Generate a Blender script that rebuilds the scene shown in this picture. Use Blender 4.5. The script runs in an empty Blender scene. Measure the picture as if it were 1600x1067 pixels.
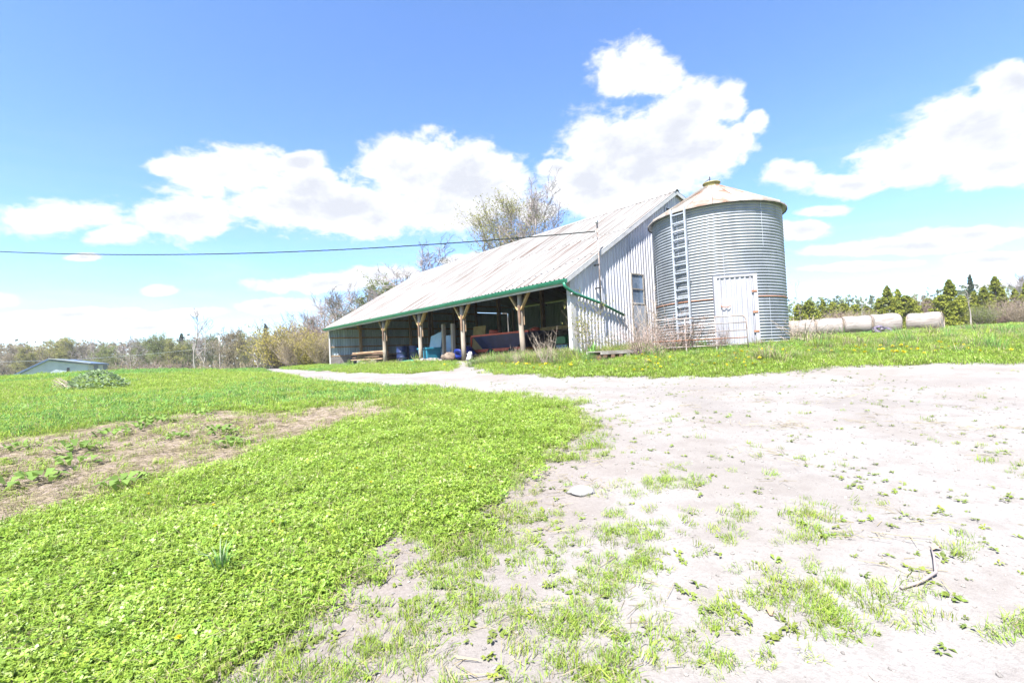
import bpy, math, random
import numpy as np
from mathutils import Vector, Matrix
random.seed(7); RNG = np.random.default_rng(7)
S = bpy.context.scene
COL = S.collection
# ------------------------------------------------------------------ camera
EYE = 1.6; F = 720.0; ROLL = .0472; PITCH = math.atan((553-533.5)/F)
cam = bpy.data.objects.new('camera', bpy.data.cameras.new('camera')); COL.objects.link(cam)
cam.data.sensor_width = 36; cam.data.lens = 36*F/1600; cam.data.clip_end = 6000; cam.data.clip_start = .05
cam.matrix_world = Matrix.Translation((0, 0, EYE)) @ Matrix.Rotation(math.pi/2+PITCH, 4, 'X') @ Matrix.Rotation(-ROLL, 4, 'Z')
S.camera = cam
# ------------------------------------------------------------------ sun, exposure
SUNH = Vector((-.45, -.893, 0)).normalized(); ELEV = math.radians(59)
sdir = Vector((SUNH.x*math.cos(ELEV), SUNH.y*math.cos(ELEV), math.sin(ELEV)))
sun = bpy.data.objects.new('sun', bpy.data.lights.new('sun', 'SUN')); COL.objects.link(sun)
sun.data.energy = 4.6; sun.data.angle = math.radians(.53); sun.data.color = (1, .965, .915)
sun.rotation_euler = sdir.to_track_quat('Z', 'Y').to_euler(); sun.location = (0, 0, 30)
S.view_settings.view_transform = 'Standard'; S.view_settings.look = 'None'
S.view_settings.gamma = 1; S.view_settings.use_curve_mapping = False
S.view_settings.exposure = 2.2
S.cycles.use_denoising = True; S.cycles.max_bounces = 8; S.cycles.transparent_max_bounces = 8
# ------------------------------------------------------------------ node helper
class NT:
    def __init__(s, tree): s.t = tree; tree.nodes.clear()
    def n(s, typ, ins=None, **kw):
        nd = s.t.nodes.new(typ)
        for k, v in kw.items(): setattr(nd, k, v)
        for k, v in (ins or {}).items():
            if isinstance(v, bpy.types.NodeSocket): s.t.links.new(v, nd.inputs[k])
            else: nd.inputs[k].default_value = v
        return nd
    def m(s, op, a, b=None, c=None, clamp=False):
        i = {0: a}
        if b is not None: i[1] = b
        if c is not None: i[2] = c
        return s.n('ShaderNodeMath', i, operation=op, use_clamp=clamp).outputs[0]
    def v(s, op, a, b=None):
        i = {0: a}
        if b is not None: i[1] = b
        nd = s.n('ShaderNodeVectorMath', i, operation=op)
        return nd.outputs['Value'] if op in ('DOT_PRODUCT', 'LENGTH') else nd.outputs[0]
    def sm(s, x, lo, hi):
        return s.n('ShaderNodeMapRange', {0: x, 1: lo, 2: hi, 3: 0., 4: 1.}, interpolation_type='SMOOTHSTEP').outputs[0]
    def mix(s, f, a, b, blend='MIX'):
        nd = s.n('ShaderNodeMix', data_type='RGBA', blend_type=blend)
        for k, v in ((0, f), (6, a), (7, b)):
            if isinstance(v, bpy.types.NodeSocket): s.t.links.new(v, nd.inputs[k])
            else: nd.inputs[k].default_value = (*v, 1) if (k > 0 and len(v) == 3) else v
        return nd.outputs[2]
    def noise(s, vec, scale, detail=4, rough=.55, dist=0.):
        return s.n('ShaderNodeTexNoise', {'Vector': vec, 'Scale': scale, 'Detail': detail, 'Roughness': rough, 'Distortion': dist}).outputs[0]
def ray(px, py):
    dx, dy = px-800, py-533.5
    c, s_ = math.cos(ROLL), math.sin(ROLL)
    x, y = dx*c-dy*s_, dx*s_+dy*c
    return Vector((x, F*math.cos(PITCH)+y*math.sin(PITCH), F*math.sin(PITCH)-y*math.cos(PITCH)))
def at(px, py, Y):
    """the point at depth Y (metres in front of the camera) seen in that direction"""
    r = ray(px, py); return Vector((r.x/r.y*Y, Y, EYE+r.z/r.y*Y))
# ------------------------------------------------------------------ world: sky and cumulus clouds
wd = bpy.data.worlds.new('World'); S.world = wd; wd.use_nodes = True
w = NT(wd.node_tree)
sky = w.n('ShaderNodeTexSky', sky_type='NISHITA', sun_disc=False, sun_elevation=ELEV,
          sun_rotation=math.atan2(SUNH.x, SUNH.y), altitude=200, air_density=1.0, dust_density=.35, ozone_density=2.2)
tc = w.n('ShaderNodeTexCoord').outputs['Generated']
sep = w.n('ShaderNodeSeparateXYZ', {0: tc})
yy = w.m('MAXIMUM', sep.outputs[1], .12)
u = w.m('DIVIDE', sep.outputs[0], yy); vv = w.m('DIVIDE', sep.outputs[2], yy)
uv = w.n('ShaderNodeCombineXYZ', {0: u, 1: vv, 2: 0.}).outputs[0]
CL = [(80,345,125,36),(175,366,65,18),(300,338,95,40),(345,272,125,46),(280,262,70,22),(440,322,140,48),(545,325,110,44),(640,262,90,58),(735,285,90,66),(690,330,120,50),
 (590,345,90,34),(470,252,42,16),(985,108,72,50),(1030,130,46,34),(995,235,125,80),(1060,205,100,78),(1000,275,130,55),(930,300,95,44),(1100,235,80,50),(870,262,36,16),(1140,165,36,40),(1160,210,24,26),
 (1232,270,52,26),(1330,290,75,22),(1420,258,110,52),(1530,215,140,74),(1590,125,70,34),(1570,262,110,38),(1290,330,42,10),(1255,360,46,18),(1400,386,160,15),
 (1520,366,110,15),(1340,416,110,9),(1560,405,90,12),(1450,432,120,7),(1560,445,80,7),(1290,445,60,6),(252,455,34,11),(130,402,34,7),(520,442,130,17),(600,428,80,16),(110,492,120,11),
 (300,489,90,10),(430,478,80,14),(60,520,90,8),(230,512,90,7),(720,405,46,12),(480,300,100,36),(915,285,60,50),(1085,165,60,50),(1180,190,24,26),(1680,180,120,80),(-60,470,90,16),(840,330,40,20)]
bl = None
for (px, py, rx, ry) in CL:
    r = ray(px, py); u0, v0 = r.x/r.y, r.z/r.y
    k = math.sqrt(1+u0*u0)
    d = w.v('MULTIPLY', w.v('SUBTRACT', uv, (u0, v0, 0)), (F/rx, F/ry, 0))
    q = w.m('SUBTRACT', 1., w.v('LENGTH', d))
    bl = q if bl is None else w.m('SMOOTH_MAX', bl, q, .12)
front = w.m('MULTIPLY', w.sm(sep.outputs[1], .2, .4), w.sm(w.m('ABSOLUTE', u), 1.75, 1.35))
front = w.m('MULTIPLY', front, w.sm(vv, 1.15, .85))
zz = w.m('MAXIMUM', w.m('ADD', sep.outputs[2], .18), .05)
pl = w.n('ShaderNodeCombineXYZ', {0: w.m('DIVIDE', sep.outputs[0], zz), 1: w.m('DIVIDE', sep.outputs[1], zz), 2: 3.1}).outputs[0]
gen = w.m('MULTIPLY', w.m('SUBTRACT', w.noise(pl, .9, 3), .55), 5.)
bias = w.n('ShaderNodeMix', {0: front, 2: gen, 3: bl}, data_type='FLOAT').outputs[0]
strc = w.v('MULTIPLY', tc, (1, 1, 1.7))
n1 = w.m('SUBTRACT', w.noise(strc, 7., 9, .6, .25), .5)
n2 = w.m('SUBTRACT', w.noise(strc, 26., 6, .62, .3), .5)
den = w.m('ADD', bias, w.m('ADD', w.m('MULTIPLY', n1, 1.9), w.m('MULTIPLY', n2, 1.05)))
cov = w.sm(den, -.12, .40)
veil = w.m('MULTIPLY', w.sm(w.noise(w.v('MULTIPLY', tc, (1, 1, 5)), 4., 6, .6, .6), .42, .85), w.sm(sep.outputs[2], .45, .02))
cov = w.m('MAXIMUM', cov, w.m('MULTIPLY', veil, .32))
cov = w.m('MULTIPLY', cov, w.sm(sep.outputs[2], -.02, .03))
thick = w.m('ADD', w.sm(den, .1, 1.3), w.m('MULTIPLY', n1, 1.2), clamp=True)
ccol = w.mix(thick, (4.2, 4.25, 4.4), (2.85, 2.98, 3.3))
skyc = w.mix(1., sky.outputs[0], (.80, .955, 1.21), 'MULTIPLY')
fin = w.mix(cov, skyc, ccol)
bg = w.n('ShaderNodeBackground', {0: fin, 1: .062})
w.t.links.new(bg.outputs[0], w.n('ShaderNodeOutputWorld').inputs[0])

# ------------------------------------------------------------------ materials
MATS = {}
def M(name, c1, c2=None, scale=4., stretch=(1, 1, 1), lo=.38, hi=.64, rough=.85, metal=0., bump=0., bscale=40., rnd=0., transl=0., c3=None, s3=1.5, lo3=.55, hi3=.7, st3=None, spec=.3, hue=0.):
    m = bpy.data.materials.new(name); m.use_nodes = True; t = NT(m.node_tree)
    co = t.n('ShaderNodeTexCoord').outputs['Object']
    oi = t.n('ShaderNodeObjectInfo').outputs['Random']
    off = t.v('ADD', co, t.n('ShaderNodeCombineXYZ', {0: t.m('MULTIPLY', oi, 37.), 1: t.m('MULTIPLY', oi, 91.), 2: t.m('MULTIPLY', oi, 53.)}).outputs[0])
    col = None
    if c2 is None: c2 = tuple(x*.75 for x in c1)
    nz = t.noise(t.v('MULTIPLY', off, stretch), scale, 5)
    col = t.mix(t.sm(nz, lo, hi), c1, c2)
    if c3 is not None:
        n3 = t.noise(t.v('MULTIPLY', off, st3 or stretch), s3, 6, .65)
        col = t.mix(t.sm(n3, lo3, hi3), col, c3)
    if rnd or hue:
        hs = t.n('ShaderNodeHueSaturation', {'Color': col, 'Value': t.m('ADD', 1-rnd, t.m('MULTIPLY', oi, 2*rnd)), 'Hue': t.m('ADD', .5-hue, t.m('MULTIPLY', t.m('FRACT', t.m('MULTIPLY', oi, 7.3)), 2*hue))})
        col = hs.outputs[0]
    b = t.n('ShaderNodeBsdfPrincipled', {'Base Color': col, 'Roughness': rough, 'Metallic': metal, 'Specular IOR Level': spec})
    if bump:
        bn = t.n('ShaderNodeBump', {'Height': t.noise(off, bscale, 4), 'Strength': bump, 'Distance': .02})
        t.t.links.new(bn.outputs[0], b.inputs['Normal'])
    out = b.outputs[0]
    if transl:
        tr = t.n('ShaderNodeBsdfTranslucent', {'Color': col})
        out = t.n('ShaderNodeMixShader', {0: transl, 1: out, 2: tr.outputs[0]}).outputs[0]
    t.t.links.new(out, t.n('ShaderNodeOutputMaterial').inputs[0])
    MATS[name] = m; return m
M('roof_steel', (.20, .195, .188), (.135, .124, .114), 2.4, (.10, 7, 1), lo=.45, hi=.68, rough=.6, metal=.1, c3=(.085, .05, .036), s3=1.6, st3=(.11, 8, 1), lo3=.52, hi3=.68, rnd=.06)
M('siding_steel', (.46, .46, .49), (.38, .38, .42), 1.5, (2.5, 2.5, .3), rough=.55, metal=.05, c3=(.25, .225, .205), s3=1.1, st3=(2, 2, .25), lo3=.6, hi3=.8, rnd=.05)
M('inner_steel', (.40, .50, .57), (.31, .40, .47), 1.3, (2, 2, .3), rough=.6, metal=.1, rnd=.05)
M('white_trim', (.40, .40, .40), (.33, .325, .32), 3, rough=.6)
M('green_paint', (.012, .135, .075), (.02, .17, .10), 3, rough=.4, spec=.5)
M('old_wood', (.38, .265, .165), (.25, .165, .10), 3, (1, 1, .15), bump=.4, rnd=.12)
M('pale_wood', (.32, .275, .225), (.22, .18, .14), 4, (1, 1, .2), bump=.4, rnd=.1)
M('brace_wood', (.44, .31, .15), (.33, .22, .10), 4, (1, 1, .3), bump=.3, rnd=.1)
M('dark_wood', (.17, .105, .07), (.10, .06, .04), 3, (.3, .3, 1), bump=.4, rnd=.2)
M('plywood', (.50, .38, .19), (.41, .30, .14), 3, rnd=.06)
M('grey_wood', (.27, .25, .225), (.19, .165, .145), 5, (1, .2, 1), bump=.4, rnd=.1)
M('concrete', (.25, .235, .22), (.19, .175, .16), 3, bump=.3)
M('bin_steel', (.245, .262, .285), (.18, .195, .212), 1.4, (1, 1, .4), rough=.45, metal=.15, c3=(.15, .135, .12), s3=1.6, st3=(1.6, 1.6, .35), lo3=.6, hi3=.82, rnd=.03)
M('bin_roof', (.235, .218, .20), (.185, .155, .13), 1.8, rough=.65, metal=.05, c3=(.16, .085, .055), s3=1.1, lo3=.47, hi3=.66, rnd=.08)
M('rust', (.26, .12, .065), (.16, .075, .045), 9, rough=.9, bump=.3)
M('yellow_cap', (.27, .24, .10), (.22, .19, .08), 4, rough=.6)
M('galv', (.50, .52, .56), (.42, .44, .48), 6, rough=.4, metal=.55)
M('tube_steel', (.30, .27, .26), (.19, .14, .115), 5, rough=.6, metal=.2)
M('dark_metal', (.05, .05, .055), (.07, .065, .06), 5, rough=.5, metal=.5)
M('black', (.012, .012, .014), (.02, .02, .022), 5, rough=.6)
M('glass_pane', (.10, .14, .20), (.16, .20, .27), 2, rough=.08, spec=.8)
M('door_blue', (.30, .33, .40), (.36, .38, .42), 3, (2, 2, .5), rough=.5, metal=.3, c3=(.30, .24, .2), s3=2, lo3=.6, hi3=.75)
M('navy', (.012, .022, .075), (.008, .015, .05), 3, rough=.35, spec=.5)
M('red_paint', (.48, .085, .045), (.34, .07, .04), 5, rough=.5)
M('blue_tarp', (.006, .018, .14), (.004, .012, .09), 3, rough=.45)
M('blue_tub', (.03, .20, .29), (.025, .15, .23), 3, rough=.4)
M('blue_board', (.30, .44, .60), (.38, .50, .62), 2, rough=.7)
M('green_tarp', (.03, .20, .15), (.02, .15, .11), 6, rough=.6)
M('mower_green', (.006, .085, .02), (.005, .065, .015), 3, rough=.35, spec=.5)
M('mower_blue', (.06, .14, .20), (.05, .1, .15), 3, rough=.4)
M('yellow', (.60, .42, .03), (.5, .35, .03), 3, rough=.5)
M('white_plastic', (.42, .42, .41), (.35, .35, .35), 3, rough=.5)
M('purple_grey', (.12, .10, .14), (.05, .045, .06), 4, rough=.4)
M('bale', (.20, .18, .17), (.14, .122, .11), 3, (5, 5, .6), rough=.9, bump=.6, bscale=25, c3=(.25, .235, .23), s3=2.5, rnd=.06)
M('stone', (.25, .23, .215), (.15, .14, .13), 4, bump=.5, rnd=.25)
M('white_stone', (.32, .31, .30), (.26, .25, .24), 4, bump=.3)
M('blue_siding', (.36, .40, .47), (.31, .35, .42), 2, rough=.55)
M('blue_dark', (.07, .11, .19), (.09, .13, .21), 3, rough=.5)
M('bark', (.20, .17, .155), (.13, .11, .10), 3, (1, 1, .3), bump=.4, rnd=.12)
M('bark_pale', (.27, .245, .23), (.19, .17, .16), 3, (1, 1, .3), bump=.4, rnd=.08)
M('twig', (.20, .17, .165), (.14, .12, .12), 3, rnd=.12)
M('twig_red', (.235, .175, .15), (.165, .12, .10), 3, rnd=.1)
M('twig_straw', (.30, .25, .20), (.23, .185, .145), 3, rnd=.1)
M('bud_leaf', (.24, .235, .065), (.18, .18, .055), 1, transl=.45, rnd=.15)
M('bud_green', (.17, .20, .06), (.125, .155, .048), 1, transl=.45, rnd=.15)
M('bud_yellow', (.36, .31, .09), (.30, .26, .08), 1, transl=.45, rnd=.1)
M('bud_tan', (.225, .185, .115), (.17, .145, .09), 1, transl=.35, rnd=.12)
M('cedar', (.22, .235, .025), (.12, .15, .018), 1.2, transl=.3, rnd=.15)
M('spruce', (.035, .065, .03), (.022, .045, .022), 1.2, transl=.2, rnd=.15)
M('far_green', (.12, .15, .075), (.085, .115, .06), .4, transl=.2, rnd=.15)
M('leaf_highlight', (.33, .40, .16), (.27, .34, .11), 3, rough=.5, transl=.35, rnd=.15)  # whitish leaflet colour, painted highlights among the clover
M('bin_door', (.30, .30, .325), (.24, .24, .265), 1.5, (3, 3, .4), rough=.5, metal=.05, c3=(.17, .14, .125), s3=1.3, st3=(3, 3, .4), lo3=.58, hi3=.8)
M('clover', (.232, .345, .042), (.17, .27, .03), 3, rough=.5, spec=.5, transl=.4, rnd=.22, hue=.012)
M('blade', (.255, .35, .058), (.20, .29, .045), 3, transl=.45, rnd=.22, hue=.015)
M('blade_blue', (.17, .32, .075), (.125, .25, .06), 3, transl=.4, rnd=.2)
M('blade_dry', (.30, .26, .16), (.24, .20, .12), 3, transl=.3, rnd=.15)
M('weed', (.16, .21, .03), (.125, .165, .04), 6, transl=.35, rnd=.22, hue=.012)
M('burdock', (.14, .22, .045), (.10, .17, .035), 3, transl=.35, rnd=.2)
M('weed_grey', (.25, .32, .19), (.17, .25, .12), 3, transl=.35, rnd=.15)
M('mound_soil', (.17, .13, .10), (.11, .085, .065), 8, bump=.6)
M('petal', (.62, .52, .015), (.55, .44, .015), 3, transl=.2, rnd=.05)
M('dry_leaf', (.30, .20, .12), (.22, .14, .09), 3, rnd=.2)
# ------------------------------------------------------------------ mesh helpers
class MB:
    def __init__(s): s.v = []; s.f = []; s.mi = []
    def add(s, vs, fs, mi=0):
        o = len(s.v); s.v += [tuple(p) for p in vs]; s.f += [tuple(i+o for i in f) for f in fs]; s.mi += [mi]*len(fs); return s
    def box(s, x0, x1, y0, y1, z0, z1, mi=0):
        vs = [(x, y, z) for z in (z0, z1) for y in (y0, y1) for x in (x0, x1)]
        return s.add(vs, [(0,2,3,1),(4,5,7,6),(0,1,5,4),(2,6,7,3),(0,4,6,2),(1,3,7,5)], mi)
    def bar(s, a, b, w, h, up=(0, 0, 1), mi=0):
        a, b = Vector(a), Vector(b); d = (b-a).normalized(); upv = Vector(up)
        if abs(d.dot(upv)) > .97: upv = Vector((1, 0, 0))
        x = d.cross(upv).normalized(); z = x.cross(d)
        vs = [p+x*sx*w/2+z*sz*h/2 for p in (a, b) for sx, sz in ((-1,-1),(1,-1),(1,1),(-1,1))]
        return s.add(vs, [(3,2,1,0),(4,5,6,7),(0,1,5,4),(1,2,6,5),(2,3,7,6),(3,0,4,7)], mi)
    def tube(s, pts, rad, n=6, cap=True, mi=0):
        pts = [Vector(p) for p in pts]
        if not hasattr(rad, '__len__'): rad = [rad]*len(pts)
        vs = []; fs = []; ref = Vector((.31, .17, .93))
        for i, p in enumerate(pts):
            d = (pts[min(i+1, len(pts)-1)]-pts[max(i-1, 0)])
            d = d.normalized() if d.length > 1e-9 else Vector((0, 0, 1))
            if abs(d.dot(ref)) > .98: ref = Vector((1, .1, 0)).normalized()
            x = d.cross(ref).normalized(); y = d.cross(x)
            for k in range(n):
                a = 2*math.pi*k/n; vs.append(p+(x*math.cos(a)+y*math.sin(a))*rad[i])
        for i in range(len(pts)-1):
            for k in range(n):
                k2 = (k+1) % n; fs.append((i*n+k, i*n+k2, (i+1)*n+k2, (i+1)*n+k))
        if cap: fs += [tuple(range(n-1, -1, -1)), tuple(range((len(pts)-1)*n, len(pts)*n))]
        return s.add(vs, fs, mi)
    def lathe(s, prof, n=24, mi=0, a0=0, a1=2*math.pi, c=(0, 0, 0)):
        full = abs(a1-a0-2*math.pi) < 1e-6; m = n if full else n+1
        vs = [(c[0]+r*math.cos(a0+(a1-a0)*k/n), c[1]+r*math.sin(a0+(a1-a0)*k/n), c[2]+z) for r, z in prof for k in range(m)]
        fs = [(i*m+k, i*m+(k+1) % m, (i+1)*m+(k+1) % m, (i+1)*m+k) for i in range(len(prof)-1) for k in range(n)]
        return s.add(vs, fs, mi)
    def blob(s, c, r, seed=0, n=10, rough=.25, mi=0):
        rg = random.Random(seed); ph = [(rg.uniform(0, 6), rg.uniform(1, 3.5), rg.uniform(0, 6), rg.uniform(1, 3)) for _ in range(4)]
        vs = []; fs = []; m = n//2
        for i in range(m+1):
            t = math.pi*i/m
            for k in range(n):
                a = 2*math.pi*k/n; d = Vector((math.sin(t)*math.cos(a), math.sin(t)*math.sin(a), math.cos(t)))
                q = 1+rough*sum(math.sin(p0+d.x*f0*2+d.z*f1*2)*math.cos(p1+d.y*f1*2) for p0, f0, p1, f1 in ph)/2
                vs.append((c[0]+d.x*r[0]*q, c[1]+d.y*r[1]*q, c[2]+d.z*r[2]*q))
        fs = [(i*n+k, (i+1)*n+k, (i+1)*n+(k+1) % n, i*n+(k+1) % n) for i in range(m) for k in range(n)]
        return s.add(vs, fs, mi)
    def mesh(s, name, mats, smooth=False):
        me = bpy.data.meshes.new(name); me.from_pydata(s.v, [], s.f)
        for m in ([mats] if isinstance(mats, str) else mats): me.materials.append(MATS[m])
        me.polygons.foreach_set('material_index', s.mi)
        if smooth: me.polygons.foreach_set('use_smooth', [True]*len(s.f))
        me.update(); return me
def link(name, data, parent=None, loc=(0, 0, 0), rot=(0, 0, 0), sc=None):
    o = bpy.data.objects.new(name, data); COL.objects.link(o); o.location = loc; o.rotation_euler = rot
    if sc is not None: o.scale = (sc, sc, sc) if not hasattr(sc, '__len__') else sc
    if parent: o.parent = parent
    return o
def part(name, mb, mats, parent, smooth=False, **k): return link(name, mb.mesh(name, mats, smooth), parent, **k)
def tag(o, label, cat, group=None):
    o['label'] = label; o['category'] = cat
    if group: o['group'] = group
    return o
def thing(name, label, cat, loc=(0, 0, 0), rz=0., group=None, sc=None):
    return tag(link(name, None, None, loc, (0, 0, rz), sc), label, cat, group)
def solo(name, mb, mats, label, cat, smooth=False, group=None, **k): return tag(part(name, mb, mats, None, smooth, **k), label, cat, group)
def struct(o): o['kind'] = 'structure'; return o
def npmesh(name, V, Fc, mats, mi=None, smooth=False):
    me = bpy.data.meshes.new(name); V = np.asarray(V, np.float32); Fc = np.asarray(Fc, np.int32); k = Fc.shape[1]
    me.vertices.add(len(V)); me.vertices.foreach_set('co', V.ravel())
    me.loops.add(Fc.size); me.loops.foreach_set('vertex_index', Fc.ravel())
    me.polygons.add(len(Fc)); me.polygons.foreach_set('loop_start', np.arange(0, Fc.size, k, dtype=np.int32))
    for m in ([mats] if isinstance(mats, str) else mats): me.materials.append(MATS[m])
    if mi is not None: me.polygons.foreach_set('material_index', np.asarray(mi, np.int32))
    if smooth: me.polygons.foreach_set('use_smooth', np.ones(len(Fc), bool))
    me.update(calc_edges=True); return me
# ------------------------------------------------------------------ terrain height (metres; smooth surface through surveyed spots)
CT = np.array([(0,-12,-.5),(-25,-12,-.5),(25,-12,-.3),(0,0,0),(-8,0,0),(10,0,.05),(0,3,.18),(-4,3,.18),(4,3,.2),(0,6,.40),(-7,6,.42),(7,6,.42),
(0,10,.66),(6,10,.68),(13,9,.74),(-10,10,.78),(-6,13,.90),(-9.8,22,1.05),(-4,18.5,1.0),(1.5,14,.86),(5.5,12.6,.82),(-14,26,1.15),(-20,34,1.30),
(2.2,16.6,1.36),(-14.5,35,1.40),(-6.5,26,1.38),(8,24,1.42),(5,18,1.42),(8.1,16,1.50),(8,17.9,1.5),(6.5,14.2,1.25),(11,14,1.36),(4,14.8,1.15),
(-13,20,1.25),(-18,24,1.56),(-27,24,1.58),(-12,14,1.0),(-20,15,1.15),(-36,20,1.55),(-30,8,.8),(-24,34,1.35),(-34,38,.7),(-40,60,-1.2),(-28,60,-.3),(-70,90,-2.2),(-40,110,-2),
(16,13.5,1.32),(22,12,1.2),(17,20,1.6),(20,27,1.80),(26,27,1.83),(34,30,1.95),(45,45,2.1),(70,70,2.6),(30,60,2.2),(0,60,1.5),(10,45,1.5),(-10,60,1.0),(30,0,.4),(0,110,1.),(70,110,2.6)], float)
def _K(r2): return .5*np.where(r2 > 0, r2*np.log(r2+1e-12), 0)
_n = len(CT); _A = np.zeros((_n+3, _n+3)); _d = ((CT[:, None, :2]-CT[None, :, :2])**2).sum(-1)
_A[:_n, :_n] = _K(_d)+np.eye(_n)*.5; _A[:_n, _n] = 1; _A[:_n, _n+1:] = CT[:, :2]; _A[_n:, :_n] = _A[:_n, _n:].T
_W = np.linalg.solve(_A, np.r_[CT[:, 2], 0, 0, 0])
BO = np.array([2.2, 17.0]); BA = math.atan2(.657, .754); BZ = 1.38; BL = 24.9; BW = 19.2
def to_barn(x, y):
    dx, dy = x-BO[0], y-BO[1]; return dx*math.cos(BA)+dy*math.sin(BA), -dx*math.sin(BA)+dy*math.cos(BA)
def from_barn(x, y): return BO[0]+x*math.cos(BA)-y*math.sin(BA), BO[1]+x*math.sin(BA)+y*math.cos(BA)
def sst(x, a, b): t = np.clip((x-a)/(b-a), 0, 1); return t*t*(3-2*t)
def vnoise(x, y, f=1., seed=0):
    x = np.asarray(x)*f+seed*13.7; y = np.asarray(y)*f+seed*7.3
    xi, yi = np.floor(x), np.floor(y); fx, fy = x-xi, y-yi; fx = fx*fx*(3-2*fx); fy = fy*fy*(3-2*fy)
    h = lambda a, b: np.modf(np.abs(np.sin(a*127.1+b*311.7+seed*74.7)*43758.5453))[0]
    return (h(xi, yi)*(1-fx)+h(xi+1, yi)*fx)*(1-fy)+(h(xi, yi+1)*(1-fx)+h(xi+1, yi+1)*fx)*fy
def fbm(x, y, f=1., seed=0): return (vnoise(x, y, f, seed)*.5+vnoise(x, y, f*2.1, seed+1)*.3+vnoise(x, y, f*4.3, seed+2)*.2)
def G(x, y):
    x = np.asarray(x, float); y = np.asarray(y, float)
    o = _W[_n]+_W[_n+1]*x+_W[_n+2]*y
    for i in range(_n): o = o+_W[i]*_K((x-CT[i, 0])**2+(y-CT[i, 1])**2)
    r = np.hypot(x, y-30); far = np.where(x < 0, -2.0, 2.4)*sst(np.abs(x), 0, 40)
    o = o*(1-sst(r, 75, 120))+far*sst(r, 75, 120)
    bx, by = to_barn(x, y)
    e = np.maximum(np.maximum(-bx, bx-BW), np.maximum(-by, by-BL)); k = 1-sst(e, -.1, 1.3)
    o = o*(1-k)+BZ*k
    kb = 1-sst(np.hypot(x-8.1, y-17.9), 2.3, 3.2); o = o*(1-kb)+1.5*kb
    nr = sst(r, 120, 60)
    return o+nr*((fbm(x, y, .55, 3)-.5)*.10*(1-k)+(vnoise(x, y, 2.6, 5)-.5)*.025)
def g(x, y): return float(G(x, y))
GRAVEL = np.array([(-1.9,-14),(-1.75,1.2),(-1.62,2.3),(-1.38,2.65),(-1.16,3.06),(-.84,3.5),(-.4,4.02),(-.2,4.59),(.40,5.44),(.42,6.15),(.98,7.3),(1.05,8.8),(-.3,10.3),(-6.5,14.7),(-13.6,25.4),(-20,36),(-28,50),
(-25.5,51),(-17.6,36),(-15.4,31),(-12.4,28.2),(-7.5,22.4),(-4.26,18.94),(-2.7,18.2),(-2.9,22),(-1.5,21),(-1.0,18.0),(-.6,15.4),(1.89,14.02),(4.25,12.91),(6.53,11.86),(8.89,11.0),(11.4,10.5),(18,9.4),(40,8),(40,-14)])
BARE = np.array([(-9.5,6.6),(-7.95,7.9),(-7.73,8.7),(-6.19,9.41),(-3.91,8.9),(-2.3,9.0),(-2.69,7.92),(-3.67,6.52),(-4.1,5.15),(-4.5,4.45),(-5.1,4.1),(-7.5,4.0)])
def sdist(P, x, y):
    """signed distance to polygon, positive inside"""
    x = np.asarray(x, float); y = np.asarray(y, float); d = np.full(x.shape, 1e9); ins = np.zeros(x.shape, bool); n = len(P)
    for i in range(n):
        a, b = P[i], P[(i+1) % n]; ex, ey = b-a; wx, wy = x-a[0], y-a[1]
        t = np.clip((wx*ex+wy*ey)/(ex*ex+ey*ey), 0, 1); d = np.minimum(d, np.hypot(wx-ex*t, wy-ey*t))
        c = ((a[1] > y) != (b[1] > y)) & (x < ex*(y-a[1])/(b[1]-a[1]+1e-12)+a[0]); ins ^= c
    return np.where(ins, d, -d)
def masks(x, y):
    wob = (fbm(x, y, 1.6, 11)-.5)*1.1
    gr = sst(sdist(GRAVEL, x, y)+wob*.9*sst(np.hypot(x, y), 40, 6)+.05, -.12, .22)
    br = sst(sdist(BARE, x, y)+wob*1.3, -.35, .45)*(1-gr)
    B2 = np.array([(-6.9, 13.2), (-2.5, 11.2), (-1.7, 8.), (-4., 7.8)]); br = np.maximum(br, .7*sst(sdist(B2, x, y)+(fbm(x, y, 1.1, 51)-.5)*4.5, -.4, .7)*(1-gr))
    return gr, br
# ------------------------------------------------------------------ the ground: one sheet to the horizon, the gravel its own piece of it
def axis(lo, hi, fine, f0, f1, grow=1.09):
    out = [f0]
    while out[-1] < f1: out.append(out[-1]+fine)
    st = fine
    while out[-1] < hi: st *= grow; out.append(out[-1]+st)
    st = fine; left = [f0]
    while left[-1] > lo: st *= grow; left.append(left[-1]-st)
    return np.array(left[:0:-1]+out)
gx = axis(-1500, 1500, .13, -12, 14, 1.07); gy = axis(-120, 2500, .13, 0, 26, 1.06)
X, Y = np.meshgrid(gx, gy); Z = G(X, Y); gr, br = masks(X, Y)
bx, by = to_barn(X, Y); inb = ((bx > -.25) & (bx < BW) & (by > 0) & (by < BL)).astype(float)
dry = np.clip(sst(X, 13, 22)*sst(Y, 14, 24)*(.35+.9*fbm(X, Y, .35, 21)), 0, 1)
idx = np.arange(X.size).reshape(X.shape)
sgv = sdist(GRAVEL, X, Y); edge = np.clip(sst(sgv, 1.7, .1)*sst(np.hypot(X, Y), 9, 5)*(.3+1.1*fbm(X, Y, 1.3, 33))+.5*sst(Y, 3.4, 2.)*sst(X, 2.2, .2)*fbm(X, Y, 2., 35), 0, 1); rut = np.clip(sst(np.abs(sgv-2.6+.3*vnoise(X, Y, .4, 9)), .5, .1)+sst(np.abs(sgv-4.4+.3*vnoise(X, Y, .4, 10)), .5, .1), 0, 1)*sst(Y, 5, 8)
quads = np.stack([idx[:-1, :-1], idx[:-1, 1:], idx[1:, 1:], idx[1:, :-1]], -1).reshape(-1, 4)
cg = (gr[:-1, :-1]+gr[1:, 1:]+gr[:-1, 1:]+gr[1:, :-1]).reshape(-1)/4
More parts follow.
